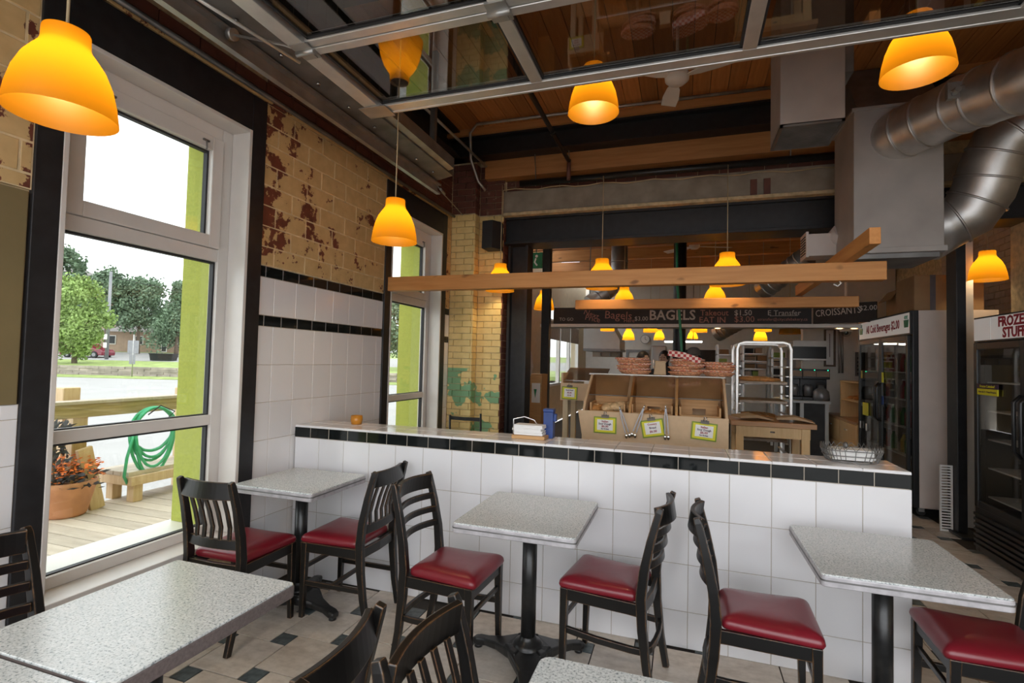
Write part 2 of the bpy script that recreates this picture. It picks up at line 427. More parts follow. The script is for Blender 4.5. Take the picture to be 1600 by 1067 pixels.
FACE = {'-y': (PI / 2, 0, 0), '+x': (PI / 2, 0, PI / 2), '+z': (0, 0, 0), '+y': (PI / 2, 0, PI), '-x': (PI / 2, 0, -PI / 2)}
def lay(name, mat, parent, face, plane, a0, a1, b0, b1, t=.008, g=.0015, bev=.0015):
    """one piece over a0..a1 (along the wall) and b0..b1 (up, or along y for floors)"""
    me = piece(a1 - a0, b1 - b0, mat, t, g, bev); ac, bc = (a0 + a1) / 2, (b0 + b1) / 2
    loc = (ac, plane, bc) if face in ('-y', '+y') else (plane, ac, bc) if face in ('+x', '-x') else (ac, bc, plane)
    return place(name, me, parent, loc, FACE[face])
def courses(name, mat, parent, face, plane, a0, a1, z0, z1, ph, pl, t=.012, g=.004, off=0.0, bev=.003, start=None):
    """running bond of bricks clipped to the rectangle"""
    zb = z0 if start is None else start; i = 0
    while zb < z1 - .01:
        lo, hi = max(zb, z0), min(zb + ph, z1)
        a = a0 - ((off + (i % 2) * .5) % 1) * pl
        while a < a1 - .004:
            l, r = max(a, a0), min(a + pl, a1)
            if r - l > .02 and hi - lo > .015: lay(name, mat, parent, face, plane, l, r, lo, hi, round(t + random.choice((0, .001, .002)), 4), g, bev)
            a += pl
        zb += ph; i += 1
def text(name, body, mat, parent, loc, rot, size, align='CENTER', ext=.0008, shear=0, sx=1, bold=0):
    cu = bpy.data.curves.new(name, 'FONT'); cu.body = body; cu.size = size; cu.align_x = align; cu.align_y = 'CENTER'; cu.extrude = ext; cu.shear = shear; cu.resolution_u = 2
    cu.space_line = .85; cu.offset = bold
    t = bpy.data.objects.new(name, cu); COL.objects.link(t)
    me = bpy.data.meshes.new_from_object(t); COL.objects.unlink(t); bpy.data.objects.remove(t)
    me.materials.clear(); me.materials.append(MATS[mat]); me.name = name
    o = place(name, me, parent, loc, rot, (sx, 1, 1))
    return o
# ------------------------------------------------------------------ the room
XL, YH, CEIL = -2.60, 2.968, 4.10          # left wall core, half wall core, ceiling boards
# floor: hopscotch tiles
fl = struct(MB().box(-3.0, 3.6, -.97, 18, -.12, -.006).build('floor', 'grout_dark'), 'beige tiled floor with small slate inserts')
u_, v_ = (.305, .10), (-.10, .305); A0 = (-2.266, 1.83)
def in_floor(x, y):
    if y > 2.99 and x < 1.0: return False
    if not (-2.62 < x < 3.2 and .2 < y < 6.8): return False
    if x > 2.4 and y > 4.6: return False
    c = CR.transposed() @ Vector((x, y, -CAMZ))
    if c.z > -.3: return False
    px, py = 800 + FPX * c.x / -c.z, 533 - FPX * c.y / -c.z
    return -90 < px < 1690 and py < 1230
def cut(lo, hi, a, b): return max(lo, a), min(hi, b)
for a in range(-25, 30):
    for b in range(-30, 25):
        ox, oy = A0[0] + a * u_[0] + b * v_[0], A0[1] + a * u_[1] + b * v_[1]
        for nm, mat, x0, x1, y0, y1 in (('slate_insert', 'slate', ox, ox + .1, oy, oy + .1), ('floor_tile', 'floor_tile', ox, ox + .305, oy + .1, oy + .405)):
            if not in_floor((x0 + x1) / 2, (y0 + y1) / 2): continue
            x0, x1 = cut(x0, x1, -2.585, 3.3)
            if x0 < .98: y0, y1 = cut(y0, y1, -2, 2.966) if (y0 + y1) / 2 < 3 else (y0, y1)
            if x1 - x0 < .02 or y1 - y0 < .02: continue
            lay(nm, mat, fl, '+z', -.006, round(x0, 3), round(x1, 3), round(y0, 3), round(y1, 3), .006, .003, .001)
# left wall core, open at the two windows
wl = MB()
wl.box(-3.08, XL, -.95, 1.44, -.1, CEIL); wl.box(-3.08, XL, 1.44, 2.50, -.1, .42); wl.box(-3.08, XL, 1.44, 2.50, 2.93, CEIL)
wl.box(-3.08, XL, 2.50, 4.10, -.1, CEIL); wl.box(-3.08, XL, 4.10, 5.18, -.1, .42); wl.box(-3.08, XL, 4.10, 5.18, 2.93, CEIL); wl.box(-3.08, XL, 5.18, 5.9, -.1, CEIL)
wl = struct(wl.build('wall_left', 'mortar_paint'), 'painted brick and white tile window wall')
RW = [0, .21, .46, .71, .961, 1.206, 1.45, 1.70]
def tile_cols(a0, a1, ref, pitch):
    k = math.floor((a0 - ref) / pitch); out = []
    while ref + k * pitch < a1 - .005:
        l, r = max(a0, ref + k * pitch), min(a1, ref + (k + 1) * pitch); k += 1
        if r - l > .008: out.append((round(l, 4), round(r, 4)))
    return out
def tiled(par, a0, a1):
    for l, r in tile_cols(a0, a1, 2.92, .202):
        for z0, z1 in list(zip(RW, RW[1:])) + [(1.773, 2.02)]: lay('white_tile', 'tile_white', par, '+x', XL, l, r, z0, z1, .014)
    for l, r in tile_cols(a0, a1, 2.64, .152):
        for z0, z1 in ((1.70, 1.773), (2.02, 2.093)): lay('black_tile', 'tile_black', par, '+x', XL, l, r, z0, z1, .014, .0022)
grb = MB(); grb.box(XL - .01, XL + .0118, 2.585, 4.02, 0, 2.093); grb.box(XL - .01, XL + .0118, 5.27, 5.4, 0, 2.093); grb.box(XL - .01, XL + .0118, .1, 1.365, 0, 1.29)
grb.build('grout', 'grout_light', wl)
tiled(wl, 2.585, 4.02); tiled(wl, 5.27, 5.40)
for l, r in tile_cols(.3, 1.365, 2.92, .202):
    for z0, z1 in ((0, .29), (.29, .54), (.54, .79), (.79, 1.04), (1.04, 1.228), (1.228, 1.29)): lay('white_tile', 'tile_white', wl, '+x', XL, l, r, z0, z1, .014)
MB().box(XL, XL + .02, .1, 1.355, 1.29, 2.17).build('tan_board', 'tan_panel', wl, .003)
MB().box(XL - .01, XL + .0145, 2.585, 4.02, 2.095, 3.15).build('mortar', 'mortar_pale', wl); MB().box(XL - .01, XL + .0145, .1, 1.365, 2.18, 3.15).build('mortar', 'mortar_pale', wl); MB().box(XL - .01, XL + .0145, 5.265, 5.4, 2.095, 3.15).build('mortar', 'mortar_pale', wl)
courses('painted_block', 'yellow_block', wl, '+x', XL, 2.585, 4.02, 2.098, 3.15, .1335, .29, .016, .0035, .1, start=2.0925 - .14 + .0)
courses('painted_block', 'yellow_block', wl, '+x', XL, .1, 1.365, 2.18, 3.7, .1335, .29, .016, .0035, .3, start=2.11)
courses('painted_block', 'yellow_block', wl, '+x', XL, 5.265, 5.40, 2.098, 3.15, .1335, .29, .016, .0035, .2, start=1.9525)
# soldier course and red bricks over the windows
a = .9
while a < 5.38:
    lay('soldier_brick', 'red_brick', wl, '+x', XL, round(a, 3), round(min(a + .24, 5.4), 3), 3.215, 3.29, .016, .003, .002); a += .24
a = .9
while a < 5.38:
    lay('ledge_block', 'yellow_block', wl, '+x', XL, round(a, 3), round(min(a + .29, 5.4), 3), 3.155, 3.212, .022, .002, .002); a += .29
courses('red_brick', 'red_brick', wl, '+x', XL, 2.6, 5.40, 3.293, 3.80, .0725, .21, .012, .004)
# black steel frames round the windows
def steel_frame(y0, y1):
    m = MB()
    m.box(XL - .02, XL + .028, y0, y0 + .10, 0, 3.145); m.box(XL - .02, XL + .028, y1 - .11, y1, 0, 3.145)
    m.box(XL - .02, XL + .026, y0 + .10, y1 - .11, 2.917, 3.145)
    return m
struct(steel_frame(1.365, 2.585).build('trim_1', 'black_steel', None, .003), 'black steel frame round the front window')
struct(steel_frame(4.02, 5.27).build('trim_2', 'black_steel', None, .003), 'black steel frame round the rear window')
# windows
def window(idx, y0, y1, cols_label):
    w = thing('window_%d' % idx, cols_label, None); del w['label']; w['kind'] = 'structure'; w['label'] = cols_label
    xf = -2.72; z0, z1 = .432, 2.917
    j = MB(); j.box(xf + .012, XL + .030, y0, y0 + .022, z0, z1); j.box(xf + .012, XL + .030, y1 - .022, y1, z0, z1); j.box(xf + .012, XL + .028, y0 + .022, y1 - .022, z1 - .022, z1)
    j.build('jamb_lining', 'frame_white', w, .003)
    MB().box(xf - .06, XL + .05, y0, y1, z0 - .035, z0 - .001).build('sill', 'frame_white', w, .004)
    f = MB(); a, b = y0, y1
    f.frame('x', xf - .06, xf + .01, a, b, z0, z1, .09, .055, .095)
    f.box(xf - .058, xf + .008, a + .09, b - .09, 1.085, 1.145); f.box(xf - .058, xf + .008, a + .09, b - .09, 2.075, 2.15)
    f.build('frame', 'frame_white', w, .004)
    s = MB(); c, d, e, g = a + .09, b - .09, 2.152, z1 - .095
    s.frame('x', xf - .045, xf + .022, c, d, e, g, .075, .075, .085)
    sash = s.build('sash', 'frame_white', w, .005)
    for y in (c + .17, d - .13):
        l = MB(); l.box(xf + .022, xf + .034, y - .02, y + .02, g - .05, g - .04); l.tube([(xf + .03, y, g - .045), (xf + .035, y, g - .09), (xf + .03, y, g - .10)], .005, 6); l.build('latch', 'galv_dark', sash)
    gk = MB()
    for (p, q, r, t) in ((c + .075, d - .075, e + .075, g - .085), (a + .09, b - .09, 1.145, 2.075), (a + .09, b - .09, z0 + .055, 1.085)):
        gk.frame('x', xf - .042, xf - .012, p, q, r, t, .012, .006, .012)
        MB().box(xf - .032, xf - .026, p + .004, q - .004, r + .002, t - .002).build('pane', 'window_glass', w)
    gk.build('gasket', 'dark_gasket', w)
    MB().box(-3.13, xf - .062, y0 - .02, y1 + .02, .422, .440).build('outer_sill', 'frame_white', w)
    # outer reveal in lime stucco
    r = MB(); r.box(-3.10, -2.80, y1 - .005, y1 + .06, .441, 3.0); r.box(-3.10, -2.80, y0 - .06, y0 + .005, .441, 3.0); r.box(-3.10, -2.80, y0 - .06, y1 + .06, 2.925, 3.0); r.build('stucco_reveal', 'lime_stucco', w)
    return w
window(1, 1.465, 2.475, 'front window with white frame, tilting top sash and lime reveal')
window(2, 4.12, 5.16, 'rear window beyond the half wall with lime reveal')
struct(MB().box(-3.12, -3.082, -.95, 1.40, -.1, 4.4).box(-3.12, -3.082, 2.54, 4.06, -.1, 4.4).box(-3.12, -3.082, 5.22, 5.9, -.1, 4.4).build('wall_facade', 'lime_stucco'), 'lime stucco facade outside')
# half wall
hw = struct(MB().box(-2.585, 1.037, YH, 3.26, 0, 1.016).build('wall_half', 'grout_light'), 'white tiled half wall with black border tiles')
MB().box(-2.58, 1.036, YH - .0058, YH + .01, 0, 1.016).build('grout', 'grout_light', hw)
XE = 1.044; rows = [0, .193, .4415, .690, .9445]
for l, r in tile_cols(-2.585, XE, XE, .2013):
    for z0, z1 in zip(rows, rows[1:]): lay('white_tile', 'tile_white', hw, '-y', YH, l, r, z0, z1, .008)
for l, r in tile_cols(-2.585, XE, XE, .152): lay('black_tile', 'tile_black', hw, '-y', YH, l, r, .9445, 1.016, .008, .0022)
for l, r in tile_cols(-2.585, XE, XE, .2013):
    lay('cap_tile', 'tile_white', hw, '+z', 1.016, l, r, YH - .011, 3.115, .014, .001, .004); lay('cap_tile', 'tile_white', hw, '+z', 1.016, l, r, 3.115, 3.27, .014, .001, .004)
for l, r in ((YH - .008, 3.118), (3.118, 3.268)):
    for z0, z1 in zip(rows, rows[1:]): lay('white_tile', 'tile_white', hw, '+x', 1.037, l, r, z0, z1, .008)
    lay('black_tile', 'tile_black', hw, '+x', 1.037, l, r, .9445, 1.016, .008)
# pier, lintel and the wall over the opening
wb = MB(); wb.box(-2.60, -2.30, 5.415, 5.9, 0, CEIL); wb.box(-2.30, -1.995, 5.545, 5.9, 0, CEIL)
wb.box(-1.995, 3.4, 5.60, 5.9, 3.19, CEIL); wb.box(2.85, 3.4, 5.6, 5.9, 0, 3.19)
wb = struct(wb.build('wall_back', 'mortar_paint'), 'cream painted brick pier and wall over the bakery opening')
for z0, z1, mat, nm in ((0, 3.2, 'cream_brick', 'cream_brick'), (3.2, 3.78, 'red_brick', 'red_brick')):
    courses(nm, mat, wb, '-y', 5.415, -2.585, -2.29, z0, z1, .0725, .21, .014, .003, .2)
    courses(nm, mat, wb, '-y', 5.545, -2.288, -1.985, z0, z1, .0725, .21, .014, .003, .6)
    courses(nm, mat, wb, '+x', -2.30, 5.40, 5.535, z0, z1, .0725, .21, .012, .003, .4)
courses('red_brick', 'red_brick', wb, '+x', -1.995, 5.535, 5.74, 0, 3.19, .0725, .21, .014, .003, .35)
courses('red_brick', 'red_brick', wb, '-y', 5.60, -1.98, 2.2, 3.46, 3.60, .0725, .21, .012, .003)
MB().box(-1.985, 3.3, 5.50, 5.62, 3.19, 3.455).build('lintel', 'concrete', wb, .008)
l2_ = MB(); l2_.box(-1.985, 3.3, 5.47, 5.62, 3.165, 3.20); l2_.build('lintel_lip', 'mortar_paint', wb, .006)
MB().box(-2.2, 3.3, 5.44, 5.60, 3.60, 3.82).build('timber_plate', 'plate_wood', wb, .004)
for x in (.64, .76): MB().box(x - .03, x + .03, 5.485, 5.505, 3.20, 3.36).build('pocket', 'red_brick', wb)
st = MB(); st.box(-1.98, 3.3, 5.60, 5.86, 2.86, 3.16); st.box(-1.98, 3.3, 5.55, 5.90, 2.855, 2.885); st.box(-1.98, 3.3, 5.55, 5.9, 3.14, 3.165)
struct(st.build('trim_3', 'black_steel', None, .003), 'black steel beam over the bakery opening')
pc = MB(); pc.box(-1.96, -1.93, 5.64, 5.86, 0, 2.86); pc.box(-1.75, -1.72, 5.64, 5.86, 0, 2.86); pc.box(-1.94, -1.74, 5.72, 5.78, 0, 2.86)
struct(pc.build('trim_4', 'black_steel', None, .002), 'black steel post at the left of the opening')
pr = MB(); pr.box(2.44, 2.515, 5.90, 6.10, .02, 2.86); pr.box(2.40, 2.60, 5.74, 6.16, 0, .02)
struct(pr.build('trim_5', 'black_steel', None, .004), 'black steel post between the two fridges')
# right wall
wr = struct(MB().box(3.32, 3.5, -.95, 18, 0, CEIL).build('wall_right', 'mortar_paint'), 'painted brick wall behind the fridges')
courses('painted_brick', 'pink_brick', wr, '-x', 3.32, 5.9, 8.4, 1.9, 3.3, .0725, .21, .012, .004)
MB().box(2.57, 2.70, 6.2, 6.26, 0, 2.86).build('plaster_strip', 'plaster_white', wr)
courses('painted_brick', 'pink_brick', wb, '-y', 5.60, 2.85, 3.32, 1.9, 3.19, .0725, .21, .012, .004)
# ceiling boards and steel
ce = struct(MB().box(-2.60, 3.4, -.95, 18, CEIL + .025, CEIL + .12).build('ceiling', 'bakery_dark'), 'brown timber board ceiling')
bx = MB().box(-.075, .075, 0, 3.4, 0, .025).mesh('ceiling_board', 'ceiling_wood')
x = -2.52
while x < 3.3:
    place('ceiling_board', bx, ce, (x, 2.05, CEIL)); x += .156
bx2 = MB().box(-.075, .075, 0, 3.4, 0, .025).mesh('ceiling_board', 'ceiling_wood')
def ibeam_x(y0, y1, z0, z1, xa, xb):
    m = MB(); yc = (y0 + y1) / 2; m.box(xa, xb, y0, y1, z0, z0 + .02); m.box(xa, xb, y0, y1, z1 - .02, z1); m.box(xa, xb, yc - .008, yc + .008, z0, z1); return m
struct(ibeam_x(5.24, 5.42, 3.80, 4.03, -2.59, 3.3).build('trim_6', 'black_steel'), 'black steel ceiling beam along the back of the dining room')
struct(MB().box(-2.59, 3.3, 5.20, 5.28, 4.03, 4.10).build('trim_7', 'plate_wood'), 'timber strip on top of the ceiling beam')
mm = MB(); mm.box(-2.60, -2.42, .5, 5.40, 3.80, 3.82); mm.box(-2.60, -2.58, .5, 5.4, 3.8, 4.1); mm.box(-2.6, -2.42, .5, 5.4, 4.07, 4.09)
struct(mm.build('trim_8', 'black_steel'), 'black steel ceiling beam along the window wall')
struct(ibeam_x(2.55, 2.75, 3.8, 4.08, -2.4, 3.3).build('trim_9', 'black_steel'), 'black steel ceiling beam above the folded door')
# street front behind the camera: wide opening under a header
fr = MB(); fr.box(-3.05, 3.5, -.97, -.75, 3.16, 4.2); fr.box(-3.05, -2.3, -.97, -.75, 0, 3.16); fr.box(3.1, 3.5, -.97, -.75, 0, 3.16)
struct(fr.build('wall_front', 'mortar_paint'), 'front wall with the wide garage door opening')
# bakery shell
bl = MB(); bl.box(-3.3, -3.05, 5.9, 9.0, 0, CEIL); bl.box(-3.3, -3.05, 9.0, 16.6, 0, .9); bl.box(-3.3, -3.05, 9.0, 16.6, 2.9, CEIL); bl.box(-3.3, -3.05, 9.9, 11.8, .9, 2.9); bl.box(-3.3, -3.05, 15.6, 16.8, .9, 2.9)
struct(bl.build('wall_bakery_left', 'plaster_cream'), 'left wall of the bakery')
struct(MB().box(-3.3, 3.5, 16.8, 17.0, 0, CEIL).build('wall_bakery_back', 'plaster_white'), 'white rear wall of the bakery')
# ------------------------------------------------------------------ overhead glass door folded back on its tracks
DZ = 2.955
gd = thing('garage_door', 'raised glass garage door with aluminium rails hanging under the ceiling', 'door', (0, 0, DZ))
yr = [2.58, 1.925, 1.27, .61, -.05, -.66]; xs = [-1.685, -.735, .27, 1.275, 2.28, 2.95]
m = MB()
for x0 in (xs[0] - .075,): m.box(x0, x0 + .085, yr[-1], yr[0], -.002, .047)
m.build('side_stile', 'aluminium', gd, .003)
for i in range(len(yr) - 1):
    y1, y0 = yr[i], yr[i + 1]
    if i == 0:
        r = MB(); r.box(xs[0] + .01, 3.0, y1 - .018, y1, -.004, .05); r.box(xs[0] + .01, 3.0, y1 - .085, y1 - .018, .0, .05); r.build('bottom_rail', 'aluminium', gd, .003)
    r = MB(); r.box(xs[0] + .01, 3.0, y0 + .002, y0 + .05, 0, .045); r.box(xs[0] + .01, 3.0, y0 - .05, y0 - .002, .004, .045); r.build('section_rail', 'aluminium', gd, .003)
    lo, hi = y0 + .05, (y1 - .085 if i == 0 else y1 - .05)
    for k in range(len(xs) - 1):
        MB().box(xs[k] + .03, xs[k + 1] - .03, lo, hi, .018, .024).build('pane', 'door_glass', gd)
        if k: MB().box(xs[k] - .03, xs[k] + .03, lo, hi, 0, .045).build('muntin', 'aluminium', gd, .003)
    gk = MB()
    for k in range(len(xs) - 1):
        a, b = xs[k] + .03, xs[k + 1] - .03
        gk.box(a, a + .012, lo, hi, .012, .03); gk.box(b - .012, b, lo, hi, .012, .03); gk.box(a, b, lo, lo + .012, .012, .03); gk.box(a, b, hi - .012, hi, .012, .03)
    gk.build('gasket', 'dark_gasket', gd)
    for x in (xs[0] - .02, xs[1], xs[3]):
        h = MB(); h.box(x - .045, x + .045, y0 - .06, y0 + .06, -.008, .0); h.tube([(x - .05, y0, -.012), (x + .05, y0, -.012)], .014, 8); h.box(x - .03, x + .03, y0 + .02, y0 + .05, -.014, -.006); h.build('hinge', 'galvanised', gd)
    rl = MB(); rl.tube([(xs[0] - .05, y0, .005), (xs[0] - .15, y0, .05), (xs[0] - .48, y0, .16)], .007, 8); rl.tube([(xs[0] - .46, y0, .155), (xs[0] - .49, y0, .162)], .03, 12); rl.build('roller', 'galvanised', gd)
br = MB(); br.box(xs[0] - .11, xs[0] + .06, 2.47, 2.60, -.010, -.004); br.box(xs[0] - .11, xs[0] + .06, 2.595, 2.60, -.010, .05); br.build('corner_bracket', 'galvanised', gd)
rod = MB(); rod.tube([(xs[0] - .10, 1.98, -.015), (xs[0] - .20, 1.35, -.02)], .008, 6); rod.build('pull_rod', 'aluminium', gd)
tk = thing('door_track', 'galvanised steel door track running along the window wall', 'track', (0, 0, 0))
def scl(pl): return [(x * 1.089, (z - CAMZ) * 1.089 + CAMZ) for x, z in pl]
m = MB(); m.prism(scl([(-2.03, 2.925), (-1.995, 2.925), (-1.995, 2.94), (-2.02, 2.94), (-2.02, 3.0), (-1.985, 3.0), (-1.985, 3.012), (-2.03, 3.012)]), 'y', -.7, 4.27); m.build('lower_channel', 'galvanised', tk)
m = MB(); m.prism(scl([(-2.03, 3.0125), (-1.85, 3.05), (-1.85, 3.12), (-1.86, 3.12), (-1.86, 3.06), (-2.03, 3.022)]), 'y', -.7, 4.20); m.build('web', 'galv_dark', tk)
m = MB(); m.prism(scl([(-1.8595, 3.062), (-1.80, 3.075), (-1.80, 3.16), (-1.812, 3.16), (-1.812, 3.085), (-1.8595, 3.072)]), 'y', -.7, 4.11); m.build('upper_angle', 'galvanised', tk)
for y in (3.75, 1.0): MB().box(-2.01, -1.965, y - .02, y + .02, 3.26, 4.07).build('hanger', 'galv_dark', tk)
for k in range(14): MB().tube([(-2.11, 4.0 - k * .3, 3.15), (-2.11, 4.0 - k * .3, 3.165)], .012, 6).build('bolt', 'chrome', tk)
w = MB(); w.tube([(-2.19, 4.26, 3.12), (-2.24, 4.45, 3.13), (-2.45, 5.40, 3.19)], .005, 6); w.tube([(-2.20, 4.33, 3.123), (-2.24, 4.5, 3.132)], .012, 6); w.build('turnbuckle_wire', 'galvanised', tk)
c = MB(); c.tube([(-2.545, .8, 3.17), (-2.545, 5.38, 3.17)], .016, 8)
tag(c.build('wall_conduit', 'galv_dark'), 'thin dark conduit running along the window wall above the bricks', 'conduit')
# ------------------------------------------------------------------ pendant lamps
SH = [(.062, .285), (.064, .28), (.065, .24), (.070, .225), (.085, .205), (.108, .17), (.128, .12), (.142, .06), (.150, .0)]
def lamp(x, y, zb, label, ztop=CEIL, group='yellow pendant lamps', power=5.0, sc=1.0):
    t = thing('pendant_lamp', label, 'lamp', (x, y, zb), 0, group)
    m = MB(); m.lathe(SH, 36); o = m.build('lamp_shade', 'lamp_shade', t); o.scale = (sc, sc, sc)
    m = MB(); m.lathe([(.061, .284), (.03, .288), (.0, .289)], 24); m.tube([(0, 0, .29), (0, 0, .2)], .022, 10); o = m.build('socket', 'fan_white', t); o.scale = (sc, sc, sc)
    m = MB(); m.tube([(0, 0, .285 * sc), (0, 0, ztop - zb)], .0045, 6); m.build('cord', 'cream_wire', t)
    L = bpy.data.lights.new('bulb', 'POINT'); L.energy = power; L.color = (1, .78, .45); L.shadow_soft_size = .05
    b = bpy.data.objects.new('bulb', L); COL.objects.link(b); b.parent = t; b.location = (0, 0, .135 * sc)
    return t
def lamp_px(px, py, Y=None, X=None, label='', **k):
    p = at(px, py, Y=Y, X=X); return lamp(p.x, p.y, p.z, label, **k)
lamp_px(97, 182, X=-1.87, label='large yellow pendant lamp nearest the front window', sc=.965)
lamp_px(616, 378, Y=2.97, label='yellow pendant lamp hanging before the bare brick wall')
lamp_px(927, 177, Y=2.98, label='yellow pendant lamp tucked under the glass door edge at centre')
lamp_px(1433, 116, Y=2.88, label='yellow pendant lamp below the glass door beside the round duct')
lamp_px(781, 455, Y=5.30, sc=1.06, label='yellow pendant lamp beside the small black wall speaker', ztop=3.46)
lamp_px(940, 451, Y=5.30, sc=1.08, label='yellow pendant lamp behind the beam, middle of three', ztop=3.46)
lamp_px(1136, 445, Y=5.30, sc=1.08, label='yellow pendant lamp behind the beam, rightmost of three', ztop=3.46)
lamp_px(850, 484, Y=7.3, label='yellow pendant lamp in the bakery left of the chalkboard')
lamp_px(975, 480, Y=7.2, label='yellow pendant lamp before the word bagels on the chalkboard')
lamp_px(1117, 477, Y=7.2, label='yellow pendant lamp before the middle of the chalkboard')
lamp_px(1543, 438, Y=6.15, label='yellow pendant lamp between the two fridges', ztop=3.2)
k = 'yellow pendant lamps deep in the bakery'
for i, (px, py, Y, lb) in enumerate(((949, 517, 10.5, 'far yellow pendant lamp leftmost behind the chalkboard'), (1016, 519, 10.6, 'far yellow pendant lamp just below the word bagels'),
        (982, 531, 12.3, 'small far yellow pendant lamp left of the wall clock'), (1030, 531, 14, 'small far yellow pendant lamp right of the wall clock'),
        (1082, 532, 14, 'small far yellow pendant lamp above the person in a cap'), (1093, 519, 10.6, 'unlit looking far pendant lamp behind the green pole'),
        (1192, 518, 10.0, 'far yellow pendant lamp above the baking rack'), (1188, 532, 12.5, 'small far yellow pendant lamp just over the rack top'), (1234, 522, 8.3, 'yellow pendant lamp right of the rack under the chalkboard'))):
    lamp_px(px, py, Y=Y, label=lb, group=k, power=11, sc=.95)
# ------------------------------------------------------------------ hanging timbers
def fir_beam(x0, x1, y, z0, z1, mat, label, d=.045, name='timber_beam'):
    o = MB().box(-(x1 - x0) / 2, (x1 - x0) / 2, -d, d, 0, z1 - z0).build(name, mat, None, .004); o.location = ((x0 + x1) / 2, y, z0); return tag(o, label, 'beam', 'hanging timber beams')
b1 = fir_beam(-2.575, 1.30, 4.11, 2.125, 2.252, 'fir', 'long pale fir beam spanning from the rear window to the duct')
b2 = fir_beam(-1.115, 1.526, 5.5, 2.085, 2.185, 'fir', 'shorter darker fir beam hanging behind the long one')
p0, p1 = at(1207, 472, Y=5.55), at(1347, 368, Y=3.66)
m = MB(); m.bar([Vector((1.075, 3.55, 2.258)) + Vector((0, 0, .055)), Vector((1.06, 5.6, 2.26)) + Vector((0, 0, .0))], (1, 0, 0), .06, .10)
tag(m.build('timber_beam', 'fir_y', None, .003), 'fir crosspiece resting over the long beam towards the duct', 'beam', 'hanging timber beams')
h = MB(); q = at(1309, 436, Y=4.11); h.tube([q + Vector((0, 0, .03)), q + Vector((0, 0, -.0)), q + Vector((.02, 0, -.03)), q + Vector((.0, 0, -.05)), q + Vector((-.025, 0, -.035))], .005, 6)
tag(h.build('hook', 'white_paint'), 'white hook screwed under the right end of the beam', 'hook')
# ------------------------------------------------------------------ air ducts
db = thing('duct_plenum', 'large sheet metal duct box with two round pipes hanging from the ceiling', 'duct', (0, 0, 0))
DB = 2.44
m = MB(); m.box(1.277, 1.872, 4.7, 5.25, DB, DB + 1.16); m.build('box', 'duct_box', db, .004)
m = MB(); m.box(1.262, 1.887, 4.685, 5.265, DB - .012, DB + .03); m.build('bottom_flange', 'duct_box', db, .002)
m = MB(); m.box(1.30, 1.85, 4.72, 5.23, DB - .05, DB - .013); m.build('drip_pan', 'galv_dark', db)
m = MB(); m.prism([(4.71, DB + 1.165), (5.24, DB + 1.165), (5.24, CEIL - .01), (5.05, CEIL - .01)], 'x', 1.3, 1.862); m.build('upper_transition', 'galv_dark', db)
m = MB(); m.box(1.262, 1.887, 4.685, 5.265, DB + 1.14, DB + 1.165); m.build('top_flange', 'duct_box', db, .002)
def ring_duct(pts, r, mat, parent, rings, name='pipe'):
    MB().tube(pts, r, 28).build(name, mat, parent)
    for i, k in enumerate(rings):
        a, b = Vector(pts[int(k)]), Vector(pts[min(int(k) + 1, len(pts) - 1)]); p = a.lerp(b, k - int(k)); d = (b - a).normalized() * .008
        MB().tube([p - d, p + d], (r if not isinstance(r, list) else max(r)) + .008, 28).build('seam', mat, parent)
d1 = db
A = at(1402, 212, Y=4.72); B = at(1500, 165, Y=4.35); C = at(1620, 118, Y=3.9); Dd = at(1760, 70, Y=3.5)
ring_duct([A + Vector((-.02, .12, -.01)), A, B, C, Dd], .195, 'duct_shiny', d1, [1.15, 1.5, 2.05, 2.35, 2.8])
q = at(1497, 142, Y=4.12); m = MB(); m.cbox(q, .13, .04, .11); m.tube([q + Vector((-.05, -.03, -.02)), q + Vector((.05, -.03, .03))], .014, 8); m.tube([q + Vector((-.03, -.02, -.02)), q + Vector((-.03, -.08, -.02))], .02, 8); m.build('damper_box', 'galvanised', d1)
d2 = db
pts = [at(1440, 375, Y=5.1), at(1475, 353, Y=5.1), at(1512, 334, Y=5.05), at(1535, 300, Y=5.0), at(1550, 258, Y=4.95), at(1568, 222, Y=4.9), at(1600, 196, Y=4.85), at(1690, 150, Y=4.7)]
ring_duct(pts, .205, 'duct_shiny', d2, [1.5, 2.6, 3.5, 4.5, 5.5])
d3 = thing('supply_duct', 'square duct drop with a grille underneath near the ceiling fan', 'duct', (0, 0, 3.11))
m = MB(); m.box(.59, .965, 3.72, 4.12, 0, .975); m.build('box', 'duct_box', d3, .004)
g = MB()
for k in range(24): g.box(.61, .945, 3.735 + k * .0158, 3.742 + k * .0158, -.008, .0)
g.box(.59, .965, 3.72, 3.735, -.01, .01); g.box(.59, .965, 4.105, 4.12, -.01, .01); g.box(.59, .61, 3.72, 4.12, -.01, .01); g.box(.945, .965, 3.72, 4.12, -.01, .01)
g.build('grille', 'galv_dark', d3)
MB().box(.967, 1.02, 3.75, 4.4, .32, .975).build('side_box', 'galv_dark', d3)
d4 = db
q = at(1262, 385, Y=5.25)
m = MB(); m.cbox((q.x + .12, 5.3, q.z), .26, .22, .2); m.build('body', 'beige_metal', d4, .004)
m = MB(); m.tube([(q.x + .22, 5.3, q.z + .02), (1.34, 5.2, q.z + .10)], .10, 16); m.build('collar', 'beige_metal', d4)
g = MB(); g.cbox((q.x - .02, 5.28, q.z), .02, .24, .23); g.build('face', 'beige_metal', d4)
g = MB()
for k in range(7): g.cbox((q.x - .032, 5.28, q.z - .075 + k * .025), .006, .18, .010)
g.build('slot', 'dark_gasket', d4)
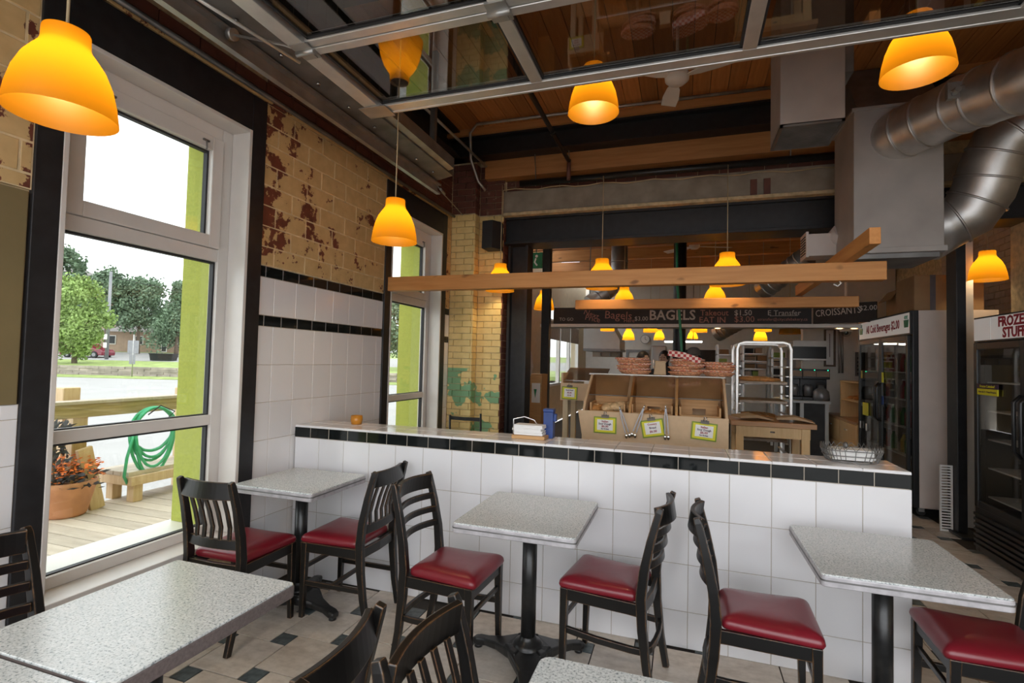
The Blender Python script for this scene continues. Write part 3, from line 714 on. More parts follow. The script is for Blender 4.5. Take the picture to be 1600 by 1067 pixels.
# ------------------------------------------------------------------ fans
def fan(x, y, z, ang, label, ztop=CEIL, L=.55):
    t = thing('ceiling_fan', label, 'fan', (x, y, z), ang)
    m = MB(); m.lathe([(0, -.05), (.06, -.045), (.088, -.02), (.092, .02), (.07, .05), (.02, .06), (0, .06)], 24); m.build('motor', 'fan_white', t)
    MB().tube([(0, 0, .05), (0, 0, ztop - z)], .012, 8).build('rod', 'fan_white', t)
    for k in range(3):
        a = 2 * PI * k / 3; d = Vector((math.cos(a), math.sin(a), 0)); s = Vector((-math.sin(a), math.cos(a), .18))
        m = MB(); m.bar([d * .08, d * .16, d * .3, d * L], s, [.04, .10, .13, .12], .008); m.build('blade', 'fan_white', t)
    return t
fan(-.07, 4.02, 3.70, math.radians(100), 'white ceiling fan under the boards beyond the glass door', L=.43)
q = at(1085, 385, Y=9.5); fan(q.x, q.y, q.z, math.radians(20), 'white ceiling fan far inside the bakery', L=.65)
# ------------------------------------------------------------------ pipes and conduits under the ceiling
def pipe(pts, r, mat, label, cat='pipe', name='pipe', grp=None):
    return tag(MB().tube(pts, r, 10).build(name, mat), label, cat, grp)
a, b = at(745, 194, Z=4.06), at(1210, 136, Z=4.06)
pipe([(a.x - .02, 5.39, 3.45), (a.x - .10, 5.36, 3.55), (a.x - .13, 5.2, 3.75), (a.x - .10, 5.1, 4.0), (a.x, a.y, 4.06), tuple(b)], .016, 'galvanised', 'bent grey conduit under the ceiling boards', 'conduit', 'conduit')
a, b = at(660, 165, Z=3.75), at(762, 262, Z=3.75)
pipe([tuple(a), tuple(b)], .014, 'galvanised', 'straight conduit slanting towards the red brick corner', 'conduit', 'conduit')
a, b = at(826, 140, Z=3.66), at(889, 252, Z=3.66)
sp = thing('sprinkler_pipe', 'dark sprinkler pipe dropping to the lintel', 'pipe', (0, 0, 0))
MB().tube([(a.x, 2.9, 3.66), tuple(b)], .022, 10).build('run', 'cast_iron', sp)
MB().tube([(b.x, b.y, 3.68), (b.x, b.y, 3.46)], .022, 10).build('drop', 'red_brick', sp)
for k in (.35, .7): q = Vector((a.x, 2.9, 3.66)).lerp(b, k); MB().tube([q - Vector((0, .03, 0)), q + Vector((0, .03, 0))], .029, 10).build('coupling', 'cast_iron', sp)
a, b = at(812, 288, Y=5.40), at(1310, 252, Y=5.40)
hp = thing('header_pipe', 'long dark pipe lying above the concrete lintel', 'pipe', (0, 0, 0))
MB().tube([(a.x, 5.42, 3.50), (b.x, 5.42, 3.50)], .036, 12).build('run', 'cast_iron', hp)
for x in (a.x + .18, .95, -1.2): MB().tube([(x, 5.42, 3.46), (x, 5.42, 3.53), (x, 5.33, 4.0)], .006, 6).build('hanger', 'galvanised', hp)
a, b = at(787, 298, Y=5.46), at(1307, 262, Y=5.46)
n = 24; pts = [Vector((a.x, 5.45, 3.15)), Vector((a.x, 5.45, a.z - .03))] + [a.lerp(b, i / n) + Vector((0, -.01, .012 * math.sin(i * 1.7))) for i in range(n + 1)]
tag(MB().tube(pts, .006, 6).build('lamp_wire', 'cream_wire'), 'pale wire strung along the concrete lintel feeding the lamps', 'wire')
# wall speaker
sk = thing('wall_speaker', 'small black speaker mounted on the cream brick pier', 'speaker', (0, 0, 0))
p = at(768, 367, Y=5.33); m = MB(); m.prism([(-.10, -.10), (.03, -.12), (.10, .02), (.08, .10), (-.10, .10)], 'z', p.z - .155, p.z + .155)
o = m.build('cabinet', 'speaker_black', sk, .006); o.location = (p.x, p.y + .06, 0)
MB().box(p.x - .06, p.x + .06, 5.44, 5.54, p.z - .03, p.z + .03).build('bracket', 'black_steel', sk)
# ------------------------------------------------------------------ tables
def table(cx, cy, w, d, label, rz=0, prong=-75, edge='table_edge', h=.76, top=True, r=.018):
    t = thing('cafe_table', label, 'table', (cx, cy, 0), rz, 'cafe tables with speckled tops')
    o = rrect(w, d, r)
    MB().loft(rrect(w - .004, d - .004, r), [(h - .006, 0), (h - .002, 0), (h, .003)]).build('tabletop', 'laminate', t)
    m = MB(); m.loft(o, [(h - .046, .003), (h - .043, 0), (h - .010, 0), (h - .0065, .002)]); e = m.build('edge_band', edge, t)
    if edge == 'table_edge':
        MB().loft(rrect(w + .003, d + .003, r), [(h - .026, 0), (h - .020, 0)]).build('edge_groove', 'galv_dark', t)
    m = MB(); m.lathe([(.0, h - .047), (.17, h - .047), (.17, h - .054), (.05, h - .064), (.0, h - .064)], 20); m.build('top_plate', 'cast_iron', t)
    m = MB(); m.tube([(0, 0, .12), (0, 0, h - .055)], .037, 20); m.build('column', 'cast_iron', t)
    m = MB(); m.lathe([(.037, .150), (.041, .145), (.045, .132), (.066, .122), (.078, .105), (.078, .090), (.088, .075), (.105, .055)], 24); m.build('collar', 'cast_iron', t)
    for k in range(3):
        a = math.radians(prong + 120 * k) - rz; dv = Vector((math.cos(a), math.sin(a), 0)); sd = Vector((-math.sin(a), math.cos(a), 0))
        m = MB(); m.bar([dv * .0 + Vector((0, 0, .085)), dv * .09 + Vector((0, 0, .075)), dv * .17 + Vector((0, 0, .058)), dv * .25 + Vector((0, 0, .045)), dv * .30 + Vector((0, 0, .034)), dv * .335 + Vector((0, 0, .03))], sd, [.24, .165, .088, .058, .062, .045], [.05, .05, .04, .035, .04, .03])
        p = m.build('foot', 'cast_iron', t, .012, 3)
        m = MB(); m.lathe([(0, 0), (.022, 0), (.022, .018), (0, .018)], 12, (dv.x * .305, dv.y * .305, 0)); m.build('glide', 'black_plastic', p)
    return t
table(-2.20, 2.605, .555, .52, 'small speckled table in the corner by the window', prong=-12)
table(-.72, 2.515, .585, .62, 'speckled table at the middle of the half wall', prong=-75)
table(.78, 2.50, .575, .62, 'speckled table at the right end of the half wall', prong=-60)
table(-1.485, 1.135, .53, .59, 'large foreground table with wood edged top beside the window', prong=30, edge='edge_wood', r=.012)
table(-1.485, .535, .53, .59, 'second wood edged table butted on the near side of the foreground one', prong=30, edge='edge_wood', r=.012)
table(-.04, 1.02, .60, .60, 'speckled table cut off by the bottom edge of the view', prong=20, edge='edge_wood', r=.03)
# ------------------------------------------------------------------ chairs, facing +x
def chair(kind, label, x, y, rz, group='black wooden chairs with red seats', mate=None):
    if mate is not None:
        t = copy_tree(mate); t.location = (x, y, 0); t.rotation_euler = (0, 0, rz); t['label'] = label; return t
    t = thing('dining_chair', label, 'chair', (x, y, 0), rz, group)
    WF, WB = .40, .36
    # rear posts, one sweep from floor to top
    for s in (-1, 1):
        m = MB(); m.bar([(-.245, s * .165, 0), (-.215, s * .170, .15), (-.195, s * .175, .32), (-.188, s * .176, .46), (-.20, s * .176, .58), (-.228, s * .174, .72), (-.262, s * .170, .85), (-.270, s * .169, .872)], (0, 1, 0), [.026, .03, .032, .032, .032, .03, .028, .024], [.032, .036, .042, .046, .042, .036, .032, .026]); m.build('rear_leg', 'chair_black', t, .004)
        m = MB(); m.bar([(.185, s * .178, 0), (.180, s * .178, .20), (.176, s * .178, .435)], (0, 1, 0), [.026, .03, .036], [.026, .032, .038]); m.build('front_leg', 'chair_black', t, .003)
    # apron
    m = MB(); m.bar([(.178, -.162, .405), (.178, .162, .405)], (0, 0, 1), .055, .020); m.build('front_apron', 'chair_black', t, .002)
    m = MB(); m.bar([(-.19, -.16, .405), (-.20, 0, .405), (-.19, .16, .405)], (0, 0, 1), .055, .020); m.build('rear_apron', 'chair_black', t, .002)
    for s in (-1, 1): m = MB(); m.bar([(.165, s * .180, .405), (-.175, s * .176, .405)], (0, 0, 1), .055, .020); m.build('side_apron', 'chair_black', t, .002)
    # cushion
    o = []
    base = [(.205, -.19), (.205, .19), (-.165, .165), (-.165, -.165)]
    for i, (px, py) in enumerate(base):
        a, b = base[i - 1], base[(i + 1) % 4]; r = .03
        da = (Vector(a) - Vector((px, py))).normalized() * r; dbv = (Vector(b) - Vector((px, py))).normalized() * r
        for q in (0, .25, .5, .75, 1):
            pa = Vector((px, py)) + da * (1 - q); pb = Vector((px, py)) + dbv * q; o.append(tuple(pa.lerp(pb, q)))
    n = len(o); o2 = []
    for i in range(n):       # extra points along the sides so the edge can bow a little
        a, b = Vector(o[i]), Vector(o[(i + 1) % n]); o2.append(tuple(a))
        if (a - b).length > .1:
            for q in (.25, .5, .75): o2.append(tuple(a.lerp(b, q)))
    MB().loft(o2, [(.426, .012), (.430, .002), (.444, -.006), (.460, -.002), (.471, .010), (.480, .033), (.486, .07), (.489, .12)], smooth=True).build('seat', 'red_vinyl', t)
    if kind == 'ladder':
        def slat(z, h, bow, dx, w0):
            pts = [(dx - bow * (1 - (k / 6) ** 2 if True else 0), .162 * k / 6, z) for k in range(-6, 7)]
            m = MB(); m.bar(pts, (.16, 0, 1), h, w0); return m
        slat(.826, .085, .045, -.247, .020).build('top_rail', 'chair_black', t, .004)
        for z, dx in ((.745, -.232), (.673, -.217), (.600, -.204)): slat(z, .034, .042, dx, .016).build('slat', 'chair_black', t, .003)
        # bent ring stretcher
        pts = [(.17, -.172, .235), (.02, -.176, .225), (-.14, -.172, .22)] + [(-.20 - .03 * math.cos(a), .172 * math.sin(a), .22) for a in [math.radians(v) for v in (-75, -45, -15, 15, 45, 75)]] + [(-.14, .172, .22), (.02, .176, .225), (.17, .172, .235)]
        m = MB(); m.bar(pts, (0, 0, 1), .030, .020); m.build('stretcher', 'chair_black', t, .003)
        m = MB(); m.bar([(.175, -.165, .30), (.175, .165, .30)], (0, 0, 1), .022, .018); m.build('front_stretcher', 'chair_black', t, .003)
    else:
        def rail(z, h, dx, bow, w0=.020):
            pts = [(dx - bow * (1 - (k / 6) ** 2), .162 * k / 6, z) for k in range(-6, 7)]
            m = MB(); m.bar(pts, (.16, 0, 1), h, w0); return m
        rail(.820, .088, -.246, .028, .022).build('top_rail', 'chair_black', t, .004)
        rail(.535, .050, -.193, .020, .020).build('bottom_rail', 'chair_black', t, .003)
        for k in range(5):
            yy = -.108 + .054 * k; bw = 1 - (yy / .162) ** 2
            m = MB(); m.bar([(-.195 - .020 * bw, yy, .555), (-.196 - .014 * bw, yy, .62), (-.214 - .018 * bw, yy, .70), (-.238 - .026 * bw, yy, .785)], (0, 1, 0), [.022, .024, .024, .022], .011); m.build('slat', 'chair_black', t, .002)
        for s in (-1, 1): m = MB(); m.bar([(.17, s * .176, .20), (-.20, s * .172, .20)], (0, 0, 1), .028, .016); m.build('side_stretcher', 'chair_black', t, .002)
        m = MB(); m.bar([(0, -.168, .20), (0, .168, .20)], (0, 0, 1), .026, .016); m.build('cross_stretcher', 'chair_black', t, .002)
        m = MB(); m.bar([(.175, -.162, .29), (.175, .162, .29)], (0, 0, 1), .026, .016); m.build('front_stretcher', 'chair_black', t, .002)
    return t
R_ = math.radians
c1 = chair('bars', 'black chair with upright slats, back to the camera at the corner table', -2.315, 2.285, R_(91))
chair('bars', 'black chair with upright slats facing left at the corner table', -1.905, 2.685, R_(181), mate=c1)
chair('bars', 'foreground black chair with upright slats leaning towards the wood edged table', -.995, 1.0, R_(186), mate=c1)
chair('bars', 'foreground black chair with worn curved top rail at the bottom centre', -.335, 1.135, R_(-3), mate=c1)
c2 = chair('ladder', 'black ladder-back chair at the left of the middle table', -1.115, 2.475, R_(-3))
chair('ladder', 'black ladder-back chair at the right of the middle table', -.33, 2.625, R_(172), mate=c2)
chair('ladder', 'black ladder-back chair at the left of the right hand table', .335, 2.495, R_(-2), mate=c2)
chair('ladder', 'black chair cut off by the right edge, only its red seat clear', 1.165, 2.585, R_(178), mate=c2)
chair('ladder', 'black ladder-back chair at the far left under the tan board', -1.985, 1.075, R_(2), mate=c2)
# ------------------------------------------------------------------ outside the window
RV = Vector((math.cos(YAW), math.sin(YAW), 0)); FV = Vector((-math.sin(YAW), math.cos(YAW), 0))
def G(px, d, z):
    """a point d metres ahead of the camera in the direction of photo column px, at height z"""
    a = (px - 800) / FPX * d; p = RV * a + FV * d; return Vector((p.x, p.y, z))
def sheet(name, rows, mat, label, cat):
    m = MB()
    v = []; n = len(rows)
    for d, z, l, r in rows: v += [G(l, d, z), G(r, d, z)]
    m.add(v + [q - Vector((0, 0, .3)) for q in v], [(2 * i, 2 * i + 1, 2 * i + 3, 2 * i + 2) for i in range(n - 1)] + [(2 * n, 2 * n + 1, 1, 0), (2 * n - 2, 2 * n - 1, 4 * n - 1, 4 * n - 2)])
    return tag(m.build(name, mat), label, cat, kind='structure')
m = MB(); v = [(-140, -40, -.5), (30, -40, -.5), (30, -2.0, -.5), (-3.2, -2.0, -.5), (-3.2, 19, -.5), (30, 19, -.5), (30, 70, -.5), (-140, 70, -.5)]
m.add(v, [(0, 1, 2, 3), (0, 3, 4, 7), (4, 5, 6, 7)]); tag(m.build('ground', 'asphalt'), 'pale asphalt of the street and parking lot', 'road', kind='structure')
m = MB().box(-4, 6, -6, -.98, -.15, -.02); tag(m.build('bounce_pavement', 'asphalt'), 'unseen pale paving added before the open shop front for bounce light', 'bounce_pavement', kind='structure')  # unseen sidewalk slab, added to bounce daylight in through the open front
sheet('verge', [(37.2, -.46, -700, 1000), (40.3, -.44, -700, 1000)], 'grass', 'thin grass verge before the low stone wall', 'grass')
sheet('bank', [(40.9, .25, -700, 1000), (44, .42, -700, 1000), (48, .58, -700, 1000)], 'grass', 'grass bank above the low stone wall', 'grass')
sheet('driveway', [(48, .59, -700, 1000), (60, 1.33, -700, 1000)], 'asphalt', 'pale driveway before the houses', 'road')
sheet('lawn', [(60, 1.34, -900, 1100), (90, 2.2, -900, 1100)], 'grass', 'lawn round the houses', 'grass')
rwl = thing('stone_wall', 'low grey stone retaining wall across the street', 'wall', G(200, 40.6, -.5), YAW)
sb = MB().box(-.5, .5, -.2, .2, 0, .185).mesh('stone', 'stone_grey')
for r in range(4):
    for k in range(-16, 22):
        x = (k + .5 * (r % 2)) * 1.02
        if -13 < x < 24: place('stone', sb, rwl, (x, random.uniform(-.03, .03), r * .19))
# houses
def house(px, d, z, w, dp, h, wall, label, roofh=1.6, wins=(), hip=True):
    t = thing('house', label, 'house', G(px, d, z), YAW)
    MB().box(-w / 2, w / 2, 0, dp, -.6, h).build('wall', wall, t)
    m = MB(); o = .4; x = w / 2 + o; i = min(w / 2 - .5, dp / 2) if hip else 0
    v = [(-x, -o, h), (x, -o, h), (x, dp + o, h), (-x, dp + o, h), (-x + i, dp / 2, h + roofh), (x - i, dp / 2, h + roofh)]
    m.add(v, [(0, 1, 5, 4), (2, 3, 4, 5), (1, 2, 5), (3, 0, 4), (3, 2, 1, 0)]); m.build('roof', 'house_roof', t)
    for (a, b, c, e) in wins:
        f = MB().box(a, b, -.06, .02, c, e).build('window', 'frame_white', t); MB().box(a + .1, b - .1, -.08, -.05, c + .1, e - .1).build('pane', 'dark_interior', f)
    return t
house(232, 62, 1.45, 12.5, 7, 2.35, 'house_brick', 'low brick bungalow among the pines across the street', 1.5, [(-4.9, -3.9, .8, 1.9), (-1.6, -.6, .8, 1.9), (1.6, 2.3, 0, 2.0), (3.6, 4.7, .8, 1.9)])
house(290, 84, 2.0, 9, 8, 5.8, 'house_pale', 'taller pale house behind the spruce', 3.0, [(-2, -.8, 3.4, 4.8)], False)
house(70, 66, 1.5, 9, 8, 8.2, 'house_brick', 'dark roofed house at the far left of the window', 3.0, [(2, 3.2, 5, 6.4)])
# trees
def leaf_mesh(name, n, rx, rz, mat, size, cone=False, seed=1, cz=0):
    rnd = random.Random(seed); m = MB()
    blobs = []
    for i in range(40):
        a = rnd.uniform(0, 2 * PI)
        if cone: h = rnd.uniform(0, 1); r = rx * (1 - h) * rnd.uniform(.3, 1); blobs.append((r * math.cos(a), r * math.sin(a), -rz + 2 * rz * h, (.25 + .35 * (1 - h)) * rx))
        else:
            u = rnd.uniform(-1, 1); q = math.sqrt(1 - u * u) * rnd.uniform(.4, .85); blobs.append((rx * q * math.cos(a), rx * q * math.sin(a), rz * u * .8, rx * rnd.uniform(.22, .38)))
    for i in range(n):
        bx_, by_, bz_, br_ = blobs[i % len(blobs)]
        d = Vector((rnd.gauss(0, 1), rnd.gauss(0, 1), rnd.gauss(0, .7))).normalized() * br_ * rnd.uniform(.35, 1.2)
        c = Vector((bx_, by_, bz_ + cz)) + d
        u = Vector((rnd.gauss(0, 1), rnd.gauss(0, 1), rnd.gauss(0, 1))).normalized(); w = u.orthogonal().normalized(); s = size * rnd.uniform(.6, 1.2)
        m.add([c - u * s, c + w * s * .5, c + u * s, c - w * s * .5], [(0, 1, 2, 3)])
    return m.mesh(name, mat)
def tree(px, d, z0, ztop, rx, mat, label, n=2600, cone=False, seed=1, trunk=.22, low=.15):
    t = thing('tree', label, 'tree', G(px, d, z0), 0, 'trees across the street')
    h = ztop - z0; rz = h * (1 - low) / 2
    f = place('foliage', leaf_mesh('foliage', int(n * 2.2), rx, rz, mat, h * .022, cone, seed, h * low + rz), t, (0, 0, 0)); f['kind'] = 'stuff'
    MB().tube([(0, 0, -.3), (0, 0, h * .55)], [trunk, trunk * .5], 8).build('trunk', 'bark', t)
    return t
def zat(py, d, px=200): return CAMZ + (547.5 + (px - 200) * .024 - py) / FPX * d
tree(118, 43, .35, zat(428, 43), 2.6, 'leaf_light', 'bright green leafy tree at the left beside the red car', 4200, seed=2, low=.02)
tree(98, 56, .9, zat(385, 56), 2.6, 'leaf_pine', 'tall dark tree rising behind the bright green one', 2200, seed=3, low=.3)
tree(165, 57, 1.0, zat(420, 57), 3.0, 'leaf_pine', 'dark pine just behind the utility pole', 3200, seed=4, low=.33)
tree(216, 58, 1.1, zat(434, 58), 3.6, 'leaf_pine', 'broad dark pine at the middle of the window view', 4200, seed=5, low=.30)
tree(276, 54, 1.0, zat(442, 54), 2.1, 'leaf_pine', 'slim pointed spruce near the lime reveal', 3000, True, 6, low=.18)
tree(300, 62, 1.2, zat(440, 62), 2.4, 'leaf_light', 'small tree partly hidden by the lime reveal', 1500, seed=7, low=.25)
tree(628, 45, .5, zat(440, 45, 628), 2.6, 'leaf_pine', 'tall tree seen through the rear window', 3600, seed=8, low=.12)
up = thing('utility_pole', 'weathered wooden utility pole with small notices', 'pole', G(168, 49, .6))
MB().tube([(0, 0, 0), (0, 0, zat(424, 49) - .6)], [.16, .12], 10).build('shaft', 'far_steel', up)
for zz in (1.15, 1.95): MB().box(-.22, .22, -.22, -.18, zz, zz + .5).build('notice', 'sign_white', up)
a, b = G(168, 49, zat(432, 49)), G(420, 60, zat(470, 60))
tag(MB().tube([a, a.lerp(b, .5) - Vector((0, 0, .4)), b], .03, 5).build('power_line', 'rubber'), 'thin power line sagging from the utility pole', 'wire')
rs = thing('road_sign', 'back of a grey road sign on a thin post', 'sign', G(209, 39, -.44), YAW)
MB().tube([(0, 0, 0), (0, 0, 3.2)], .04, 8).build('post', 'galvanised', rs); MB().box(-.42, .42, -.03, -.005, 1.75, 2.75).build('panel', 'far_steel', rs); MB().box(-.25, .2, -.03, -.005, .95, 1.7).build('small_panel', 'far_steel', rs)
cr = thing('car', 'dark red car parked behind the bright green tree', 'car', G(138, 51, .74), YAW)
prof = [(-2.1, .25), (2.1, .25), (2.15, .6), (1.9, .85), (1.1, .95), (.5, 1.35), (-1.1, 1.4), (-1.8, .95), (-2.15, .85)]
MB().prism([(x, z) for x, z in prof], 'y', -.85, .85).build('body', 'car_red', cr, .08, 3)
MB().prism([(.95, .96), (.45, 1.30), (-1.0, 1.33), (-1.5, .97)], 'y', -.87, .87).build('side_glass', 'dark_interior', cr)
for x in (-1.3, 1.35):
    for y in (-.82, .82):
        w = MB().tube([(x, y - .1, .32), (x, y + .1, .32)], .32, 18).build('wheel', 'rubber', cr); MB().tube([(x, y - .11, .32), (x, y + .11, .32)], .19, 14).build('rim', 'far_steel', w)
bn = thing('dark_planter', 'long black planter box on the driveway', 'planter', G(257, 49, .66), YAW)
MB().prism([(-1.0, 0), (1.0, 0), (1.12, .62), (-1.12, .62)], 'y', -.4, .4).build('trough', 'black_plastic', bn); MB().box(-1.15, 1.15, -.45, .45, .6, .68).build('rim', 'rubber', bn)
pb = thing('patio_umbrella', 'small red patio umbrella beside the bungalow', 'umbrella', G(291, 57, 1.2))
MB().tube([(0, 0, 0), (0, 0, 2.2)], .03, 6).build('pole', 'far_steel', pb); MB().lathe([(1.3, 1.75), (.7, 2.05), (0, 2.25)], 8).build('canopy', 'umbrella_red', pb)
# deck along the facade
dk = tag(MB().box(-5.15, -3.14, .8, 6.5, -.5, .06).build('deck', 'rail_wood'), 'weathered plank deck outside the window', None, kind='structure')
pk = MB().box(-1.03, 1.03, -.068, .068, 0, .035).mesh('deck_plank', 'deck_wood')
y = .9
while y < 6.4: place('deck_plank', pk, dk, (-4.14 + random.uniform(-.01, .01), y, .065), (0, 0, random.uniform(-.004, .004))); y += .143
XR = -5.02
rl = thing('deck_railing', 'weathered wooden deck railing with mossy top board', 'railing', (0, 0, .1))
q0, q1 = at(60, 636, X=XR), at(330, 617, X=XR)
def plank(name, pts, side, w, d, mat, par): return MB().bar(pts, side, w, d).build(name, mat, par, .006)
ztop = 1.045 - .1
plank('top_rail', [(XR, 1.2, ztop - .06), (XR, 6.3, ztop - .06)], (0, 0, 1), .125, .045, 'rail_wood', rl)
plank('cap_board', [(XR - .02, 1.2, ztop + .012), (XR - .02, 6.3, ztop + .012)], (1, 0, 0), .14, .03, 'deck_wood', rl)
plank('lower_rail', [(XR, 1.2, .66), (XR, 6.3, .66)], (0, 0, 1), .10, .04, 'deck_wood', rl)
for px in (129, 300):
    yy = at(px, 700, X=XR).y; MB().box(XR - .11, XR - .025, yy - .07, yy + .05, -.1, ztop - .01).build('post', 'post_wood', rl, .006)
for px in (106, 289):
    q = at(px, 605, X=XR - .22); p = MB().box(XR - .28, XR - .16, q.y - .065, q.y + .065, -.5, q.z - .1 - .14).build('tall_post', 'post_wood', rl, .004); MB().box(XR - .285, XR - .155, q.y - .07, q.y + .07, q.z - .235, q.z - .1).build('post_cap', 'post_wood', p, .01)
a, b = at(131, 700, X=XR + .05), at(152, 790, X=XR + .05)
plank('brace', [(XR + .05, a.y, a.z - .1), (XR + .05, b.y, 0)], (0, 1, 0), .12, .04, 'post_wood', rl)
bch = thing('wooden_bench', 'low chunky wooden bench on the deck', 'bench', (0, 0, .1))
c = at(214, 783, Z=.10)
for i in range(4): MB().box(c.x - .10 - .105 * i, c.x - .10 - .105 * i + .10, c.y - .09, c.y + 1.3, .245, .285).build('seat_plank', 'deck_wood', bch, .004)
MB().box(c.x - .0, c.x + .04, c.y - .09, c.y + 1.3, .16, .245).build('front_beam', 'post_wood', bch, .004)
MB().box(c.x - .42, c.x - .0, c.y - .085, c.y - .045, .16, .245).build('end_beam', 'post_wood', bch, .004)
for dx in (-.08, -.36):
    for dy in (0, 1.15): MB().box(c.x + dx, c.x + dx + .09, c.y + dy - .045, c.y + dy + .045, 0, .245).build('leg', 'post_wood', bch, .005)
hs = thing('garden_hose', 'coiled green garden hose hanging on the deck railing', 'hose', (0, 0, 0))
c = at(236, 668, X=XR + .07); rnd = random.Random(5)
for k in range(7):
    rr = .19 + rnd.uniform(-.02, .05); dr = rnd.uniform(.04, .26) if k > 1 else .02; pts = []
    for i in range(33):
        a = 2 * PI * i / 32; s = math.sin(a); pts.append((c.x + .02 + .014 * (k % 4), c.y + rr * math.cos(a) * 1.0 + rnd.uniform(-.004, .004), c.z + .0 + (s * .20 if s > 0 else s * (.20 + dr))))
    MB().tube(pts, .0135, 8, cap=False).build('coil', 'hose_green', hs)
pts = [(c.x + .05, c.y - .19, c.z), (c.x + .06, c.y - .26, c.z - .25), (c.x + .05, c.y - .27, c.z - .42), (c.x + .03, c.y - .22, c.z - .50)]
MB().tube(pts, .0135, 8).build('loose_end', 'hose_green', hs)
MB().tube([(c.x + .09, c.y - .1, c.z + .14), (c.x + .09, c.y + .02, c.z + .22), (c.x + .09, c.y + .17, c.z + .15), (c.x + .09, c.y + .1, c.z + .09)], .006, 6).build('hanger', 'rubber', hs)
ptt = at(101, 805, Z=.10)
pot = thing('flower_pot', 'terracotta pot of orange flowers with dark leaves', 'plant pot', (ptt.x, ptt.y, .10))
MB().lathe([(0, 0), (.13, 0), (.15, .02), (.205, .25), (.21, .255), (.215, .30), (.195, .30), (.18, .26), (0, .25)], 28).build('pot', 'terracotta', pot)
def sprigs(name, n, r, z0, z1, mat, size, par, seed, up=.5):
    rnd = random.Random(seed); m = MB()
    for i in range(n):
        a = rnd.uniform(0, 2 * PI); q = r * math.sqrt(rnd.random()); c = Vector((q * math.cos(a), q * math.sin(a), rnd.uniform(z0, z1) - q * .25))
        u = Vector((rnd.gauss(0, 1), rnd.gauss(0, 1), abs(rnd.gauss(0, up)))).normalized(); w = u.orthogonal().normalized(); s = size * rnd.uniform(.6, 1.3)
        m.add([c, c + u * s + w * s * .4, c + u * s * 2, c + u * s - w * s * .4], [(0, 1, 2, 3)])
    o = m.build(name, mat, par); o['kind'] = 'stuff'; return o
sprigs('leaves', 220, .24, .28, .42, 'leaf_dark', .04, pot, 3); sprigs('flowers', 420, .25, .38, .52, 'flower_orange', .022, pot, 4, .2)
q = at(90, 690, X=-4.98)
pl = thing('tall_plant', 'dark spiky plant behind the flower pot', 'plant', (q.x, q.y - .02, .10)); sprigs('leaves', 200, .11, .45, .80, 'leaf_dark', .035, pl, 9, 1.0)
MB().tube([(0, 0, 0), (0, 0, .72)], .012, 6).build('stem', 'bark', pl)
# ------------------------------------------------------------------ on the half wall
HZ = 1.0305
q = at(815, 690, Z=HZ)
nh = thing('napkin_tray', 'wooden tray of white paper slips under a wire clip on the half wall', 'napkin holder', (q.x, 3.13, HZ))
MB().box(-.10, .115, -.06, .06, 0, .022).build('base', 'crate_wood', nh, .003)
st = MB()
for i in range(9): st.cbox((-.0 + random.uniform(-.006, .006), random.uniform(-.005, .005), .027 + i * .007), .185, .10, .0062)
o = st.build('papers', 'paper', nh); o['kind'] = 'stuff'
MB().tube([(-.09, -.05, .02), (-.09, -.05, .12), (-.03, -.02, .135), (.03, 0, .115), (.05, 0, .09)], .004, 6).build('wire_clip', 'chrome', nh)
q = at(850, 688, Z=HZ)
bb = thing('blue_dispenser', 'small upright blue box standing on the half wall', 'box', (q.x, 3.20, HZ))
MB().box(-.032, .032, -.03, .03, 0, .165).build('body', 'blue_box', bb, .004); MB().box(-.034, .034, -.032, .032, .165, .185).build('lid', 'blue_box', bb, .004); MB().cbox((.035, 0, .13), .03, .03, .05).build('spout', 'blue_box', bb, .004)
q = at(549, 664, Z=HZ); ag = thing('candle_glass', 'small amber candle glass at the left end of the half wall', 'candle', (q.x, 3.18, HZ))
MB().lathe([(0, 0), (.036, 0), (.042, .03), (.040, .062), (.036, .062), (.036, .01), (0, .01)], 20).build('glass', 'amber_glass', ag); MB().tube([(0, 0, .01), (0, 0, .035)], .03, 14).build('wax', 'plaster_cream', ag)
q = at(1332, 722, Z=HZ)
wk = thing('wire_basket', 'grey wire basket of white napkins at the right end of the half wall', 'basket', (q.x, 3.15, HZ))
def oval(rx, ry, z, n=28): return [(rx * math.copysign(abs(math.cos(2 * PI * i / n)) ** .6, math.cos(2 * PI * i / n)), ry * math.copysign(abs(math.sin(2 * PI * i / n)) ** .6, math.sin(2 * PI * i / n)), z) for i in range(n + 1)]
m = MB()
for z, k in ((.006, .84), (.035, .94), (.062, 1.0)): m.tube(oval(.137 * k, .085 * k, z), .003, 5, cap=False)
m.build('ring', 'galv_dark', wk)
top = oval(.137, .085, .062, 36); bot = oval(.115, .071, .006, 36); m = MB()
for i in range(36):
    a, b = Vector(top[i]), Vector(top[i + 1]); m.tube([bot[i], top[i]], .0022, 4, cap=False); m.tube([a, a.lerp(b, .5) + Vector((0, 0, .026)), b], .0022, 4, cap=False)
o = m.build('wires', 'galv_dark', wk); o['kind'] = 'stuff'
m = MB()
for i in range(6): m.cbox((random.uniform(-.006, .006), random.uniform(-.006, .006), .016 + i * .009), .185, .105, .008)
o = m.build('napkins', 'paper', wk); o['kind'] = 'stuff'
MB().ball((-.03, -.02, .085), .012, .02, .018, 10, 6).build('weight', 'galv_dark', wk)
